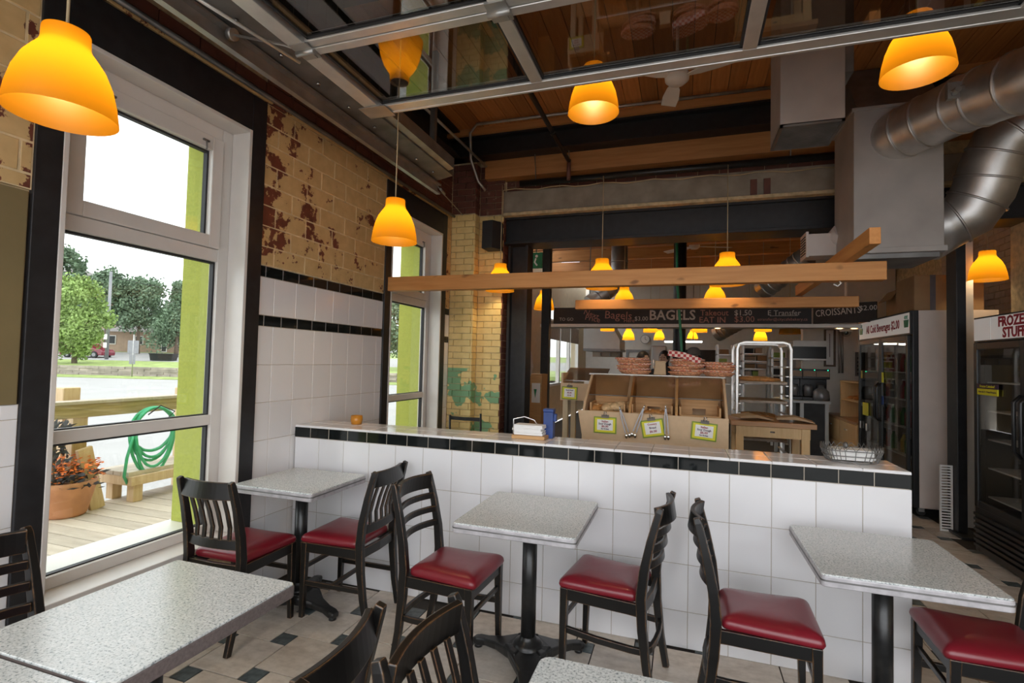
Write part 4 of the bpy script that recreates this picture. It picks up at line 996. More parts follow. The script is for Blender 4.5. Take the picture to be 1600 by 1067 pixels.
# ------------------------------------------------------------------ bread bin behind the half wall
YB = 4.0
sc_ = thing('serving_counter', 'dark low counter under the bread bin', 'counter', (-.22, 4.32, 0))
MB().box(-.62, .60, -.30, .34, .78, .82).build('worktop', 'butcher', sc_, .003)
for x in (-.58, .50):
    for y in (-.27, .25): MB().box(x, x + .06, y, y + .06, 0, .78).build('leg', 'butcher', sc_)
bin_ = thing('bread_bin', 'plywood bread display bin with sloping clear lids', 'display bin', (0, 0, .822))
z0 = .822; xa, xb = -.78, .315
def bz(*a): return [v - z0 for v in a]
MB().prism([(xa + .045, .885 - z0), (xb, .875 - z0), (xb, 1.135 - z0), (xa, 1.142 - z0)], 'y', YB, YB + .018).build('front_panel', 'mdf', bin_, .002)
for x, nm in ((xa + .03, 'left_side'), (xb - .02, 'right_side')): MB().prism([(YB + .019, .86 - z0), (YB + .55, .86 - z0), (YB + .55, 1.41 - z0), (YB + .40, 1.41 - z0), (YB + .10, 1.21 - z0), (YB + .019, 1.13 - z0)], 'x', x, x + .018).build(nm, 'mdf', bin_, .002)
MB().box(xa + .05, xb - .02, YB + .532, YB + .55, .05, 1.41 - z0).build('back_panel', 'mdf', bin_)
MB().box(xa + .05, xb - .02, YB + .02, YB + .53, .20, .213).build('shelf_floor', 'mdf', bin_)
for px, nm in ((984, 'divider'), (1057, 'divider')):
    x = at(px, 638, Y=YB + .05).x; MB().prism([(YB + .02, .214), (YB + .53, .214), (YB + .53, 1.40 - z0), (YB + .40, 1.40 - z0), (YB + .10, 1.20 - z0), (YB + .03, 1.14 - z0)], 'x', x - .009, x + .009).build(nm, 'crate_wood', bin_)
MB().box(xa + .02, xb, YB + .38, YB + .57, 1.412 - z0, 1.424 - z0).build('top_shelf', 'case_glass', bin_)
tr = MB(); tr.tube([(xa + .02, YB + .375, 1.42 - z0), (xb, YB + .375, 1.42 - z0)], .006, 6); tr.build('edge_rod', 'white_paint', bin_)
xs_ = [xa + .05, at(984, 600, Y=YB + .2).x, at(1057, 600, Y=YB + .2).x, xb - .02]
for i in range(3):
    m = MB(); a, b = xs_[i] + .012, xs_[i + 1] - .012
    m.add([(a, YB + .37, 1.418 - z0), (b, YB + .37, 1.418 - z0), (b, YB + .14, 1.262 - z0), (a, YB + .14, 1.262 - z0), (a, YB + .375, 1.412 - z0), (b, YB + .375, 1.412 - z0), (b, YB + .145, 1.256 - z0), (a, YB + .145, 1.256 - z0)], [(0, 1, 2, 3), (7, 6, 5, 4), (3, 2, 6, 7), (0, 3, 7, 4), (1, 0, 4, 5), (2, 1, 5, 6)]); lid = m.build('lid', 'acrylic', bin_)
    m = MB(); m.tube([(a, YB + .138, 1.258 - z0), (b, YB + .138, 1.258 - z0)], .004, 6); m.build('lid_lip', 'galv_dark', lid)
for x in (xa + .06, xb - .09): MB().box(x, x + .06, YB + .02, YB + .08, 0, .06).build('leg', 'mdf', bin_)
for i, lb in enumerate(('wooden crate in the left bay of the bread bin', 'wooden crate with handle slot in the middle bay of the bread bin', 'wooden crate with handle slot in the right bay of the bread bin')):
    a, b = xs_[i] + .03, xs_[i + 1] - .03; w = (b - a) / 2; c = thing('wooden_crate', lb, 'crate', ((a + b) / 2, YB + .24, z0 + .215), 0, 'crates in the bread bin')
    zt = .20
    MB().box(-w, w, .13, .145, 0, .08).box(-w, -.05, .13, .145, .08, .13).box(.05, w, .13, .145, .08, .13).box(-w, w, .13, .145, .13, zt).build('back_board', 'crate_wood', c)
    MB().box(-w, w, -.13, -.118, 0, .10).build('front_board', 'crate_wood', c)
    for s in (-1, 1): MB().box(s * w - .006, s * w + .006, -.118, .13, 0, .16).build('side_board', 'crate_wood', c)
    MB().box(-w, w, -.118, .13, 0, .01).build('bottom', 'crate_wood', c)
def loaf(x, y, z, L, r, rz, label, mat='bread_crust', grp='loaves of bread'):
    t = thing('bread_loaf', label, 'bread', (x, y, z), rz, grp)
    m = MB(); n = 10; pts = [(-L / 2 + L * i / n, 0, r * .62) for i in range(n + 1)]
    m.tube(pts, [max(.012, r * math.sin(PI * (i + .35) / (n + .7)) ** .55) for i in range(n + 1)], 14); o = m.build('crust', mat, t); o.scale = (1, 1, .72)
    for i in range(3): sl = MB().bar([(-L * .22 + i * L * .2, -r * .5, r * 1.02), (-L * .16 + i * L * .2, r * .5, r * 1.02)], (1, 0, 0), .014, .012).build('score', 'bread_pale', t)
    return t
xm = (xs_[0] + xs_[1]) / 2
loaf(xm - .10, YB + .26, z0 + .29, .20, .06, 1.2, 'crusty loaf at the left of the left crate', grp='loaves in the bread bin'); loaf(xm + .0, YB + .24, z0 + .30, .22, .06, 1.35, 'pale floury loaf standing in the left crate', 'bread_pale', 'loaves in the bread bin')
loaf(xm + .10, YB + .25, z0 + .31, .23, .065, .7, 'large scored loaf at the right of the left crate', 'bread_pale', 'loaves in the bread bin'); loaf((xs_[1] + xs_[2]) / 2 + .02, YB + .24, z0 + .28, .2, .05, .2, 'dark loaf low in the middle crate', grp='loaves in the bread bin')
# price tags
def price_tag(px, py, Y, w, h, tilt, lines, label):
    p = at(px, py, Y=Y); t = thing('price_tag', label, 'sign', (p.x, Y, p.z), 0, 'clipped price tags'); t.rotation_euler = (0, tilt, 0)
    MB().box(-w / 2, w / 2, -.006, 0, -h / 2, h / 2).build('green_board', 'sign_green', t); MB().box(-w / 2 + .009, w / 2 - .009, -.009, -.0062, -h / 2 + .009, h / 2 - .009).build('yellow_card', 'sign_yellow', t); MB().box(-w / 2 + .026, w / 2 - .026, -.011, -.0092, -h / 2 + .024, h / 2 - .02).build('white_card', 'paper', t)
    n = len(lines); zz = h / 2 - .034
    for i, (s, mt, sz) in enumerate(lines): text('lettering', s, mt, t, (0, -.0118, zz - i * (h - .05) / n), (PI / 2, 0, 0), sz * .82, bold=.0005)
    m = MB(); m.prism([(-.013, -.012), (.0, .012), (.006, .012), (.006, -.012)], 'x', -.028, .028); o = m.build('clip', 'galv_dark', t); o.location = (0, -.008, h / 2 + .004)
    MB().tube([(-.008, -.012, h / 2 + .01), (-.008, -.006, h / 2 + .04), (.008, -.006, h / 2 + .04), (.008, -.012, h / 2 + .01)], .003, 6).build('clip_wire', 'chrome', t)
    return t
LN = [('Italian', 'text_red', .026), ('Sour Dough', 'text_dark', .024), ('$6.00', 'text_red', .028), ('Saw Engleza', 'text_dark', .015)]
price_tag(945.5, 664, YB - .004, .172, .125, 0, LN, 'yellow price tag clipped at the left of the bread bin')
price_tag(1020, 669, YB - .004, .165, .13, -.18, [('Country', 'text_red', .024), ('Bread', 'text_dark', .026), ('$6.00', 'text_red', .028)], 'tilted yellow price tag at the middle of the bread bin')
price_tag(1100, 674, YB - .004, .175, .128, .08, LN, 'yellow price tag clipped at the right of the bread bin')
# tongs
def tongs(a, b, label):
    A, B = at(*a, Y=YB - .02), at(*b, Y=YB - .035); t = thing('bread_tongs', label, 'tongs', (0, 0, 0), 0, 'steel bread tongs')
    d = (B - A).normalized(); s = Vector((d.z, 0, -d.x)).normalized() * .009
    for k, nm in ((-1, 'arm'), (1, 'arm')): MB().bar([A, A.lerp(B, .4) + s * k + Vector((0, -.006, 0)), A.lerp(B, .85) + s * k * 1.4 + Vector((0, -.008, 0))], (1, 0, .2), .008, .004).build(nm, 'far_steel', t); MB().ball(A.lerp(B, .95) + s * k * 1.3 + Vector((0, -.008, 0)), .012, .006, .018, 8, 6).build('scoop', 'chrome', t)
    MB().tube([A + Vector((0, .03, .0)), A, A + d * .02], .006, 6).build('hinge', 'chrome', t)
tongs((968, 636), (982, 683), 'steel tongs hanging left of the middle price tag'); tongs((1007, 634), (989, 682), 'steel tongs slanting towards the middle price tag'); tongs((1040, 634), (1042, 686), 'steel tongs hanging right of the middle price tag')
# stacked wicker baskets on the bin
def basket_stack(px, n, rx, ry, z0, labels, Y=4.47, top=None):
    x = at(px, 585, Y=Y).x
    for i in range(n):
        t = thing('bread_basket', labels[i], 'basket', (x + random.uniform(-.022, .022), Y + random.uniform(-.01, .01), z0 + i * .021), random.uniform(-.35, .35), 'stacked flat wicker baskets')
        m = MB(); m.lathe([(0, .002), (rx * .86, .002), (rx, .022), (rx * 1.02, .026), (rx * .985, .028), (rx * .85, .008), (0, .008)], 22, sy=ry / rx); m.build('weave', 'wicker', t)
        m = MB(); m.tube([(rx * math.cos(2 * PI * k / 24), ry * math.sin(2 * PI * k / 24), .026) for k in range(25)], .007, 6, cap=False); m.build('rim', 'wicker', t)
        if i == n - 1 or i % 2: m = MB(); m.lathe([(0, .012), (rx * .86, .014), (rx * .98, .034), (rx * 1.05, .030), (rx * 1.06, .018)], 18, sy=ry / rx); m.build('gingham_liner', 'gingham', t)
L5 = ['lowest', 'second', 'third', 'fourth', 'fifth', 'sixth']
bzz = 1.426
basket_stack(991, 6, .135, .09, bzz, [f'flat wicker basket, {w} in the left stack on the bread bin' for w in L5])
basket_stack(1071, 6, .13, .09, bzz, [f'flat wicker basket, {w} in the middle stack on the bread bin' for w in L5])
basket_stack(1124, 5, .112, .09, bzz, [f'flat wicker basket, {w} in the right stack on the bread bin' for w in L5], Y=4.46)
q = at(1068, 564, Y=4.45); m = MB(); m.bar([q + Vector((-.12, 0, .065)), q + Vector((0, 0, .045)), q + Vector((.13, 0, .0))], (0, 1, 0), .18, .05)
tag(m.build('gingham_napkin', 'gingham', None, .004), 'folded red gingham napkin slanting over the middle basket stack', 'napkin')
q = at(1031, 590, Y=4.46); pg = thing('paper_bag', 'brown paper bag leaning between the basket stacks', 'bag', (q.x, 4.46, bzz)); MB().prism([(-.05, 0), (.05, 0), (.045, .10), (-.035, .12)], 'y', -.03, .03).build('bag', 'parchment', pg, .006); MB().box(-.042, .048, -.028, .028, .10, .115).build('folded_top', 'parchment', pg)
# second bin
Y2 = 5.0; p0, p1, p2 = at(876, 598, Y=Y2), at(926, 627, Y=Y2), at(890, 585, Y=Y2 + .4)
b2_ = thing('roll_bin', 'smaller bread bin on pale legs beyond the blue box', 'display bin', (0, 0, 0))
MB().box(p0.x, p1.x, Y2, Y2 + .02, p1.z, p0.z).build('front_panel', 'mdf', b2_); MB().box(p0.x, p0.x + .02, Y2 + .021, Y2 + .5, p1.z, p0.z + .1).build('side', 'mdf', b2_); MB().box(p0.x + .021, p1.x, Y2 + .021, Y2 + .5, p1.z, p1.z + .02).build('bottom', 'mdf', b2_)
MB().add([(p0.x, Y2 + .03, p0.z + .03), (p1.x + .1, Y2 + .03, p0.z + .03), (p1.x + .1, Y2 + .45, p0.z + .15), (p0.x, Y2 + .45, p0.z + .15), (p0.x, Y2 + .03, p0.z + .022), (p1.x + .1, Y2 + .03, p0.z + .022), (p1.x + .1, Y2 + .45, p0.z + .142), (p0.x, Y2 + .45, p0.z + .142)], [(0, 1, 2, 3), (7, 6, 5, 4), (0, 4, 5, 1), (2, 6, 7, 3), (1, 5, 6, 2), (3, 7, 4, 0)]).build('lid', 'acrylic', b2_)
for x in (p0.x + .02, p1.x - .08):
    for y in (Y2 + .03, Y2 + .42): MB().box(x, x + .05, y, y + .05, 0, p1.z - .001).build('leg', 'plaster_cream', b2_)
MB().box(p0.x, p1.x, Y2 + .1, Y2 + .45, .62, .64).build('lower_shelf', 'mdf', b2_)
price_tag(890, 614, Y2 - .004, .155, .125, 0.03, [('Sandy Bread', 'text_dark', .018), ('$2.00', 'text_red', .024), ('$1.50', 'text_red', .02)], 'yellow price tag on the smaller bread bin')
loaf(p0.x + .18, Y2 + .2, p1.z + .02, .2, .05, .4, 'crusty loaf inside the smaller bread bin', grp='loaves in the roll bin'); loaf(p0.x + .2, Y2 + .38, p1.z + .02, .2, .05, -.2, 'crusty loaf at the back of the smaller bread bin', grp='loaves in the roll bin')
# metal chair beyond the half wall
mc = thing('metal_chair', 'black metal chair beyond the half wall before the cream pier', 'chair', (0, 0, 0)); Yc = 4.75
a, b = at(703, 650, Y=Yc), at(751, 648, Y=Yc)
for p in (a, b): MB().tube([(p.x, Yc + .06, 0), (p.x, Yc + .03, .45), (p.x, Yc, p.z + .01)], .011, 8).build('rear_leg', 'black_steel', mc); MB().tube([(p.x, Yc + .42, 0), (p.x, Yc + .40, .45)], .011, 8).build('front_leg', 'black_steel', mc)
for py in (654, 675): zz = at(727, py, Y=Yc).z; MB().bar([(a.x, Yc + .002, zz), ((a.x + b.x) / 2, Yc - .02, zz), (b.x, Yc + .002, zz)], (0, 0, 1), .035, .008).build('slat', 'black_steel', mc)
MB().box(a.x - .005, b.x + .005, Yc + .03, Yc + .43, .45, .48).build('seat', 'black_plastic', mc, .006)
# ------------------------------------------------------------------ fridges
def bottle(x, y, z, mat, label, par_group, h=.22, r=.034):
    t = thing('drink_bottle', label, 'bottle', (x, y, z), 0, par_group)
    MB().lathe([(0, 0), (r, 0), (r, h * .62), (r * .45, h * .82), (r * .42, h * .93), (0, h * .93)], 12).build('body', mat, t); MB().tube([(0, 0, h * .93), (0, 0, h)], r * .46, 10).build('cap', 'white_paint', t)
def display_fridge(X, y0, y1, z0, z1, depth, label, head=.24, side='black_plastic', foot=.0, ndoor=2):
    """upright cooler with its doors facing -x; y0 is the end nearer the camera"""
    t = thing('display_fridge', label, 'fridge', (0, 0, 0)); xb = X + depth; zt = z1 - head
    MB().box(X + .05, xb, y0, y0 + .03, z0, z1).build('near_side', side, t, .004); MB().box(X + .05, xb, y1 - .03, y1, z0, z1).build('far_side', side, t, .004)
    MB().box(xb - .03, xb, y0 + .03, y1 - .03, z0, z1).build('back', 'white_paint', t); MB().box(X + .05, xb - .03, y0 + .03, y1 - .03, z1 - .03, z1).build('roof', 'black_plastic', t)
    MB().box(X + .05, xb - .03, y0 + .03, y1 - .03, z0, z0 + foot + .06).build('base', 'black_plastic', t)
    MB().frame('x', X, X + .05, y0, y1, z0, z1, .055, foot + .07, head).build('face_frame', 'black_plastic', t, .004)
    n = ndoor; w = (y1 - y0 - .11) / n
    for i in range(n):
        a = y0 + .055 + i * w; b = a + w
        d = MB().frame('x', X - .03, X - .002, a + .003, b - .003, z0 + foot + .075, zt - .006, .05, .055).build('door', 'black_plastic', t, .004)
        MB().box(X - .02, X - .014, a + .053, b - .053, z0 + foot + .13, zt - .061).build('pane', 'case_glass', d)
        yy = b - .04 if i % 2 == 0 else a + .04
        MB().tube([(X - .03, yy, 1.35), (X - .075, yy, 1.30), (X - .075, yy, .95), (X - .03, yy, .90)], .014, 8).build('handle', 'black_plastic', d)
    for k in range(5):
        z = z0 + foot + .16 + k * (zt - z0 - foot - .25) / 5
        MB().box(X + .07, xb - .05, y0 + .04, y1 - .04, z - .012, z).build('shelf', 'white_paint', t)
    return t
XF = 2.27
bf = display_fridge(XF, 6.39, 8.1, .10, 2.14, .72, 'black beverage fridge with white sign and beige side panel', .25, 'beige_metal')
MB().box(XF - .012, XF - .001, 6.42, 8.07, 1.905, 2.125).build('sign_panel', 'sign_lit', bf)
MB().frame('x', XF - .02, XF - .001, 6.40, 8.09, 1.89, 2.139, .02, .016).build('sign_trim', 'black_plastic', bf)
text('lettering', 'All Cold Beverages $2.00', 'text_red', bf, (XF - .014, 7.245, 2.013), FACE['-x'], .135, bold=.003, sx=.78)
for y in (6.52, 7.98):
    g = MB().prism([(y - .045, 1.97), (y + .045, 1.97), (y + .06, 2.05), (y - .06, 2.05)], 'x', XF - .018, XF - .0125).build('cup_emblem', 'exit_green', bf)
    for k in (-.03, 0, .03): MB().tube([(XF - .015, y + k, 2.06), (XF - .015, y + k + .012, 2.075), (XF - .015, y + k, 2.095)], .004, 5).build('steam', 'exit_green', g)
for y, z, mt, a, b in ((7.15, 1.42, 'sign_yellow', .05, .06), (7.9, 1.44, 'drink_yellow', .05, .05), (7.75, 1.0, 'sign_yellow', .20, .08), (7.95, .78, 'paper', .04, .045), (7.72, .77, 'paper', .04, .045), (7.15, 1.15, 'blue_box', .05, .05)):
    MB().box(XF - .036, XF - .0305, y - a / 2, y + a / 2, z - b, z + b).build('sticker', mt, bf)
for y in (6.5, 7.9):
    for x in (XF + .1, XF + .6): c = MB().tube([(x, y - .015, .045), (x, y + .015, .045)], .04, 14).build('caster', 'rubber', bf); MB().box(x - .025, x + .025, y - .022, y + .022, .045, .099).build('fork', 'galvanised', c)
ORD = ['first', 'second', 'third', 'fourth', 'fifth', 'sixth', 'seventh', 'eighth', 'ninth', 'tenth']
for zi in range(4):
    z = .10 + .16 + (zi + 1) * (1.89 - .10 - .25) / 5; yi = 0
    for y in (6.5, 6.62, 6.74, 6.86, 6.98, 7.1, 7.4, 7.55, 7.7, 7.85):
        mt = random.choice(('drink_red', 'drink_green', 'drink_yellow', 'cloth_dark', 'drink_red')); yi += 1
        bottle(XF + .16, y, z + .001, mt, '%s drink bottle, %s from the near end on the %s fridge shelf' % ({'drink_red': 'red', 'drink_green': 'green', 'drink_yellow': 'yellow', 'cloth_dark': 'dark'}[mt], ORD[yi - 1], ('lowest', 'second', 'third', 'top')[zi]), 'bottles in the beverage fridge')
fz = display_fridge(2.34, 3.9, 5.37, .03, 1.97, .78, 'black freezer with frozen stuff sign at the right edge', .21, 'black_plastic', .30)
MB().box(2.328, 2.339, 5.10, 5.34, 1.775, 1.955).build('sign_blank', 'sign_lit', fz); MB().box(2.326, 2.339, 4.30, 5.08, 1.775, 1.955).build('sign_panel', 'sign_lit', fz)
text('lettering', 'FROZEN', 'text_red', fz, (2.323, 4.78, 1.905), FACE['-x'], .105, bold=.004); text('lettering', 'STUFF', 'text_red', fz, (2.323, 4.78, 1.818), FACE['-x'], .105, bold=.004)
for k in range(7): MB().box(2.31, 2.338, 3.95, 5.33, .08 + k * .042, .10 + k * .042).build('louver', 'black_plastic', fz)
MB().box(2.302, 2.309, 4.95, 5.24, 1.33, 1.38).build('sticker', 'sign_yellow', fz); MB().box(2.302, 2.309, 4.95, 5.24, 1.382, 1.42).build('sticker', 'text_dark', fz)
text('lettering', 'Frozen Coleslaw!', 'sign_yellow', fz, (2.3, 5.09, 1.40), FACE['-x'], .03); text('lettering', 'Packs $6.75 + Potted Desserts', 'text_dark', fz, (2.3, 5.09, 1.355), FACE['-x'], .02)
for y in (4.4, 4.9):
    for z, s in ((.70, .12), (.99, .10), (1.28, .12)):
        b = thing('frozen_bag', 'bag of frozen bread on the %s side of the %s freezer shelf' % ('near' if y < 4.6 else 'far', {.70: 'lower', .99: 'middle', 1.28: 'upper'}[z]), 'bag', (2.62, y, {.70: .03 + .46 + .236, .99: .03 + .46 + .472 - .0, 1.28: .03 + .46 + .708}[z] - .0 + .001), 0, 'bags in the freezer'); MB().ball((0, 0, s * .6), .10, .15, s * .6, 12, 8).build('bag', 'bread_pale', b); MB().bar([(0, .12, s * .6), (0, .19, s * .7)], (0, 0, 1), .05, .02).build('tie', 'paper', b)
gl = thing('vent_grille', 'white slatted grille leaning beside the steel post', 'grille', (0, 0, 0))
a, b = at(1466, 905 - 50, Z=0), None
gx = 2.45; MB().frame('y', 5.98, 6.0, 2.335, 2.435, .0, .62, .012, .015).build('frame', 'white_paint', gl)
for k in range(22): MB().box(2.347, 2.423, 5.984, 5.996, .025 + k * .0265, .037 + k * .0265).build('slat', 'white_paint', gl)
# boxes on top of the beverage fridge
def carton(x, y, z, sx, sy, sz, label, rz=0, flap=False):
    t = thing('cardboard_box', label, 'box', (x, y, z), rz, 'cardboard boxes on the fridges')
    MB().box(-sx / 2, sx / 2, -sy / 2, sy / 2, 0, sz).build('carton', 'cardboard', t, .004)
    MB().box(-sx / 2 + .14, -sx / 2 + .19, -sy / 2 - .002, sy / 2 + .002, -.0, sz + .002).build('tape', 'tape_grey', t)
    if flap: MB().bar([(-sx / 2, 0, sz), (-sx / 2 - .10, 0, sz - .13)], (0, 1, 0), sy * .8, .006).build('flap', 'cardboard', t)
    MB().box(.05, .2, -sy / 2 - .003, -sy / 2 - .0005, sz * .35, sz * .75).build('stamp', 'bark', t)
    return t
carton(2.62, 6.75, 2.143, .60, .5, .38, 'large brown carton on the beverage fridge'); carton(2.65, 7.45, 2.143, .40, .5, .34, 'brown carton behind on the beverage fridge', flap=True)
carton(2.86, 4.95, 1.973, .42, .5, .62, 'tall brown carton on the freezer')
# ------------------------------------------------------------------ bakery furniture
def zrange(px, y0, y1, Y): return at(px, y0, Y=Y).z, at(px, y1, Y=Y).z
bt = thing('butcher_table', 'pale wooden work table with butcher block top', 'table', (0, 0, 0))
tz = .90; a, b, c = at(1140, 668, Z=tz), at(1278, 668, Z=tz), at(1140, 650, Z=tz)
ty0, ty1 = 5.75, 6.35; a, b = at(1142, 668, Y=ty0), at(1277, 664, Y=ty0)
tz = b.z; MB().box(a.x, b.x, ty0, ty1, tz - .05, tz).build('top', 'butcher', bt, .004)
MB().frame('z', tz - .16, tz - .051, a.x + .05, b.x - .05, ty0 + .04, ty1 - .04, .02, .02).build('apron', 'maple', bt)
for x in (a.x + .05, b.x - .13):
    for y in (ty0 + .03, ty1 - .10): MB().box(x, x + .075, y, y + .075, 0, tz - .051).build('leg', 'maple', bt, .003)
MB().tube([(((a.x + b.x) / 2) - .02, ty0 + .03, tz - .1), ((a.x + b.x) / 2 + .02, ty0 + .025, tz - .1)], .008, 6).build('drawer_pull', 'galv_dark', bt)
for x, r, lb in ((a.x + .22, .3, 'crumpled brown paper bag on the left of the butcher table'), (a.x + .62, -.1, 'flat brown paper bag on the butcher table')):
    q = thing('paper_bag', lb, 'bag', (x, ty0 + .2, tz + .001), r, 'bags on the butcher table'); MB().bar([(-.17, 0, .03), (0, 0, .045), (.17, 0, .008)], (0, 1, 0), .24, [.02, .03, .008]).build('bag', 'parchment', q)
# baker's rack
rk = thing('baking_rack', 'tall aluminium baking rack behind the butcher table', 'rack', (0, 0, 0)); ry0, ry1 = 6.55, 7.15
xa_, xb_ = at(1152, 545, Y=ry0).x, at(1236, 545, Y=ry0).x; zt = at(1190, 535, Y=ry0).z
xc, xd = xa_ + .0, xb_
for y in (ry0, ry1):
    pts = [(xc, y, .1), (xc, y, zt - .08), (xc + .02, y, zt - .02), (xc + .08, y, zt), (xd - .08, y, zt), (xd - .02, y, zt - .02), (xd, y, zt - .08), (xd, y, .1)]
    MB().bar(pts, (0, 1, 0), .045, .03).build('end_frame', 'aluminium', rk, .004)
for x in (xc + .03, xd - .03):
    MB().box(x - .012, x + .012, ry0 + .03, ry1 - .03, zt - .04, zt - .01).build('top_bar', 'aluminium', rk)
    for k in range(12): MB().box(x - .015, x + .015, ry0 + .03, ry1 - .03, .3 + k * .11, .31 + k * .11).build('runner', 'aluminium', rk)
for x in (xc, xd):
    for y in (ry0, ry1): MB().tube([(x, y - .015, .05), (x, y + .015, .05)], .048, 12).build('caster', 'rubber', rk)
for i, (z, what) in enumerate(((1.30, 'bread'), (1.08, 'paper'), (.86, 'bread'), (.64, 'paper'), (.42, 'paper'))):
    t = thing('baking_tray', 'baking tray on the rack, %s from the top' % ['first', 'second', 'third', 'fourth', 'fifth'][i], 'tray', ((xc + xd) / 2, (ry0 + ry1) / 2, z + .012), 0, 'trays on the baking rack')
    w, d = (xd - xc) / 2 - .03, .27
    MB().box(-w, w, -d, d, 0, .006).build('pan', 'tray_metal', t); MB().frame('z', .006, .025, -w, w, -d, d, .008, .008).build('rim', 'tray_metal', t)
    MB().box(-w + .01, w + .0, -d - .01, d - .01, .026, .03).build('parchment', 'parchment', t)
    if what == 'bread':
        for k in range(4): loaf((xc + xd) / 2 - .02, (ry0 + ry1) / 2 - .20 + k * .13, z + .045, w * 1.7, .042, random.uniform(-.06, .06), 'golden loaf, %s from the front, on the %s tray of the rack' % (('first', 'second', 'third', 'fourth')[k], ['first', '', 'third'][i]), grp='loaves on tray %d of the rack' % (i + 1))
# cabinet with drawers under the shelf box beside the fridge
cb = thing('drawer_cabinet', 'pale plywood drawer cabinet beside the beverage fridge', 'cabinet', (0, 0, 0))
cx0, cx1, cy0, cy1, cz = 2.24, 2.72, 8.14, 9.75, .75
MB().box(cx0 + .02, cx1, cy0, cy1, .08, cz).build('body', 'maple', cb); MB().box(cx0, cx1, cy0 - .02, cy1 + .02, cz, cz + .03).build('top', 'butcher', cb, .003); MB().box(cx0 + .06, cx1, cy0 + .02, cy1, 0, .08).build('plinth', 'black_plastic', cb)
for i in range(2):
    for z0_, z1_ in ((.10, .41), (.43, .74)):
        y0_, y1_ = cy0 + .01 + i * .8, cy0 + .79 + i * .8; d = MB().box(cx0, cx0 + .019, y0_, y1_, z0_, z1_).build('drawer', 'maple', cb, .003); MB().tube([(cx0 - .02, (y0_ + y1_) / 2 - .06, z1_ - .1), (cx0 - .02, (y0_ + y1_) / 2 + .06, z1_ - .1)], .008, 6).build('handle', 'galvanised', d)
sx_ = thing('shelf_box', 'open plywood shelf box standing on the drawer cabinet', 'shelf', (0, 0, cz + .031))
MB().box(2.3, 2.7, 8.2, 8.23, 0, .55).build('side', 'maple', sx_); MB().box(2.3, 2.7, 9.1, 9.13, 0, .55).build('side', 'maple', sx_); MB().box(2.3, 2.7, 8.23, 9.1, .53, .55).build('top', 'maple', sx_); MB().box(2.3, 2.68, 8.23, 9.1, .26, .28).build('shelf', 'maple', sx_); MB().box(2.68, 2.7, 8.23, 9.1, 0, .53).build('back', 'maple', sx_)
for i, y in enumerate((8.42, 8.67, 8.92)): loaf(2.45, y, cz + .312, .2, .045, 0, 'dark rye loaf in the shelf box, %s from the fridge' % ('first', 'second', 'third')[i], grp='loaves in the shelf box')
# espresso and drinks counter
dc = thing('drinks_counter', 'steel topped counter for the drink urns', 'counter', (0, 0, 0)); Yd = 9.2
xa2, xb2 = at(1218, 620, Y=Yd).x, 2.20; zc = at(1260, 626, Y=Yd).z
MB().box(xa2, xb2, Yd, Yd + .7, zc - .04, zc).build('top', 'hood_steel', dc, .003); MB().box(xa2 + .35, xb2 - .03, Yd + .05, Yd + .65, .1, zc - .041).build('cupboard', 'dark_interior', dc)
for x in (xa2 + .03, xa2 + .3, xb2 - .08):
    for y in (Yd + .02, Yd + .62): MB().box(x, x + .05, y, y + .05, 0, zc - .041).build('leg', 'hood_steel', dc)
for i, px in enumerate((1244, 1266, 1287)):
    x = at(px, 600, Y=Yd + .1).x; u = thing('coffee_machine', ('left', 'middle', 'right')[i] + ' black coffee machine with a green light on the drinks counter', 'coffee machine', (x, Yd + .3, zc + .001), 0, 'coffee machines')
    MB().box(-.10, .10, -.15, .2, 0, .05).box(-.10, .10, .05, .2, .051, .34).box(-.10, .10, -.15, .2, .341, .50).build('housing', 'black_plastic', u, .006); MB().lathe([(0, .06), (.06, .06), (.07, .2), (.05, .25), (0, .25)], 14, (0, -.05, 0)).build('jug', 'far_steel', u)
    MB().box(-.09, .09, -.158, -.151, .38, .47).build('label_card', 'shade_brown', u); MB().ball((.07, -.155, .485), .008, .005, .008, 6, 4).build('indicator', 'led_green', u)
x = at(1314, 605, Y=8.8).x
kt = thing('kettle', 'round steel kettle at the right of the drinks counter', 'kettle', (2.08, Yd + .10, zc + .001)); MB().lathe([(0, 0), (.10, 0), (.12, .06), (.11, .15), (.06, .2), (0, .21)], 18).build('body', 'far_steel', kt); MB().tube([(-.06, 0, .19), (-.05, 0, .28), (.05, 0, .28), (.06, 0, .19)], .01, 6).build('handle', 'black_plastic', kt)
# picture, keypad panel, dome camera, conduits on the cream wall
wp = struct(MB().box(1.95, 3.3, 9.95, 10.1, 0, CEIL).build('wall_partition', 'plaster_white'), 'pale partition behind the coffee machines')
p0, p1 = at(1287, 513, Y=9.93), at(1305, 573, Y=9.93)
pf = thing('framed_picture', 'tall dark framed picture on the pale partition', 'picture', (0, 9.92, 0)); MB().frame('y', -.025, 0, p0.x, p1.x, p1.z, p0.z, .03, .03).build('frame', 'bark', pf); MB().box(p0.x + .031, p1.x - .031, -.008, 0, p1.z + .031, p0.z - .031).build('mount', 'sign_white', pf); MB().box(p0.x + .08, p1.x - .08, -.011, -.0085, p1.z + .16, p0.z - .09).build('print', 'cap_grey', pf)
cm = thing('dome_camera', 'white dome security camera near the ceiling edge', 'camera', tuple(at(1322, 518, Y=8.6))); MB().lathe([(0, .08), (.09, .08), (.09, .03), (.075, .0), (0, .0)], 18).build('mount', 'white_paint', cm); MB().ball((0, 0, -.01), .065, .065, .065, 14, 8).build('dome', 'case_glass', cm); MB().tube([(0, 0, .08), (0, 0, CEIL - cm.location.z)], .02, 8).build('stem', 'white_paint', cm); MB().ball((0, -.01, -.02), .03, .03, .03, 8, 6).build('lens', 'black_plastic', cm)
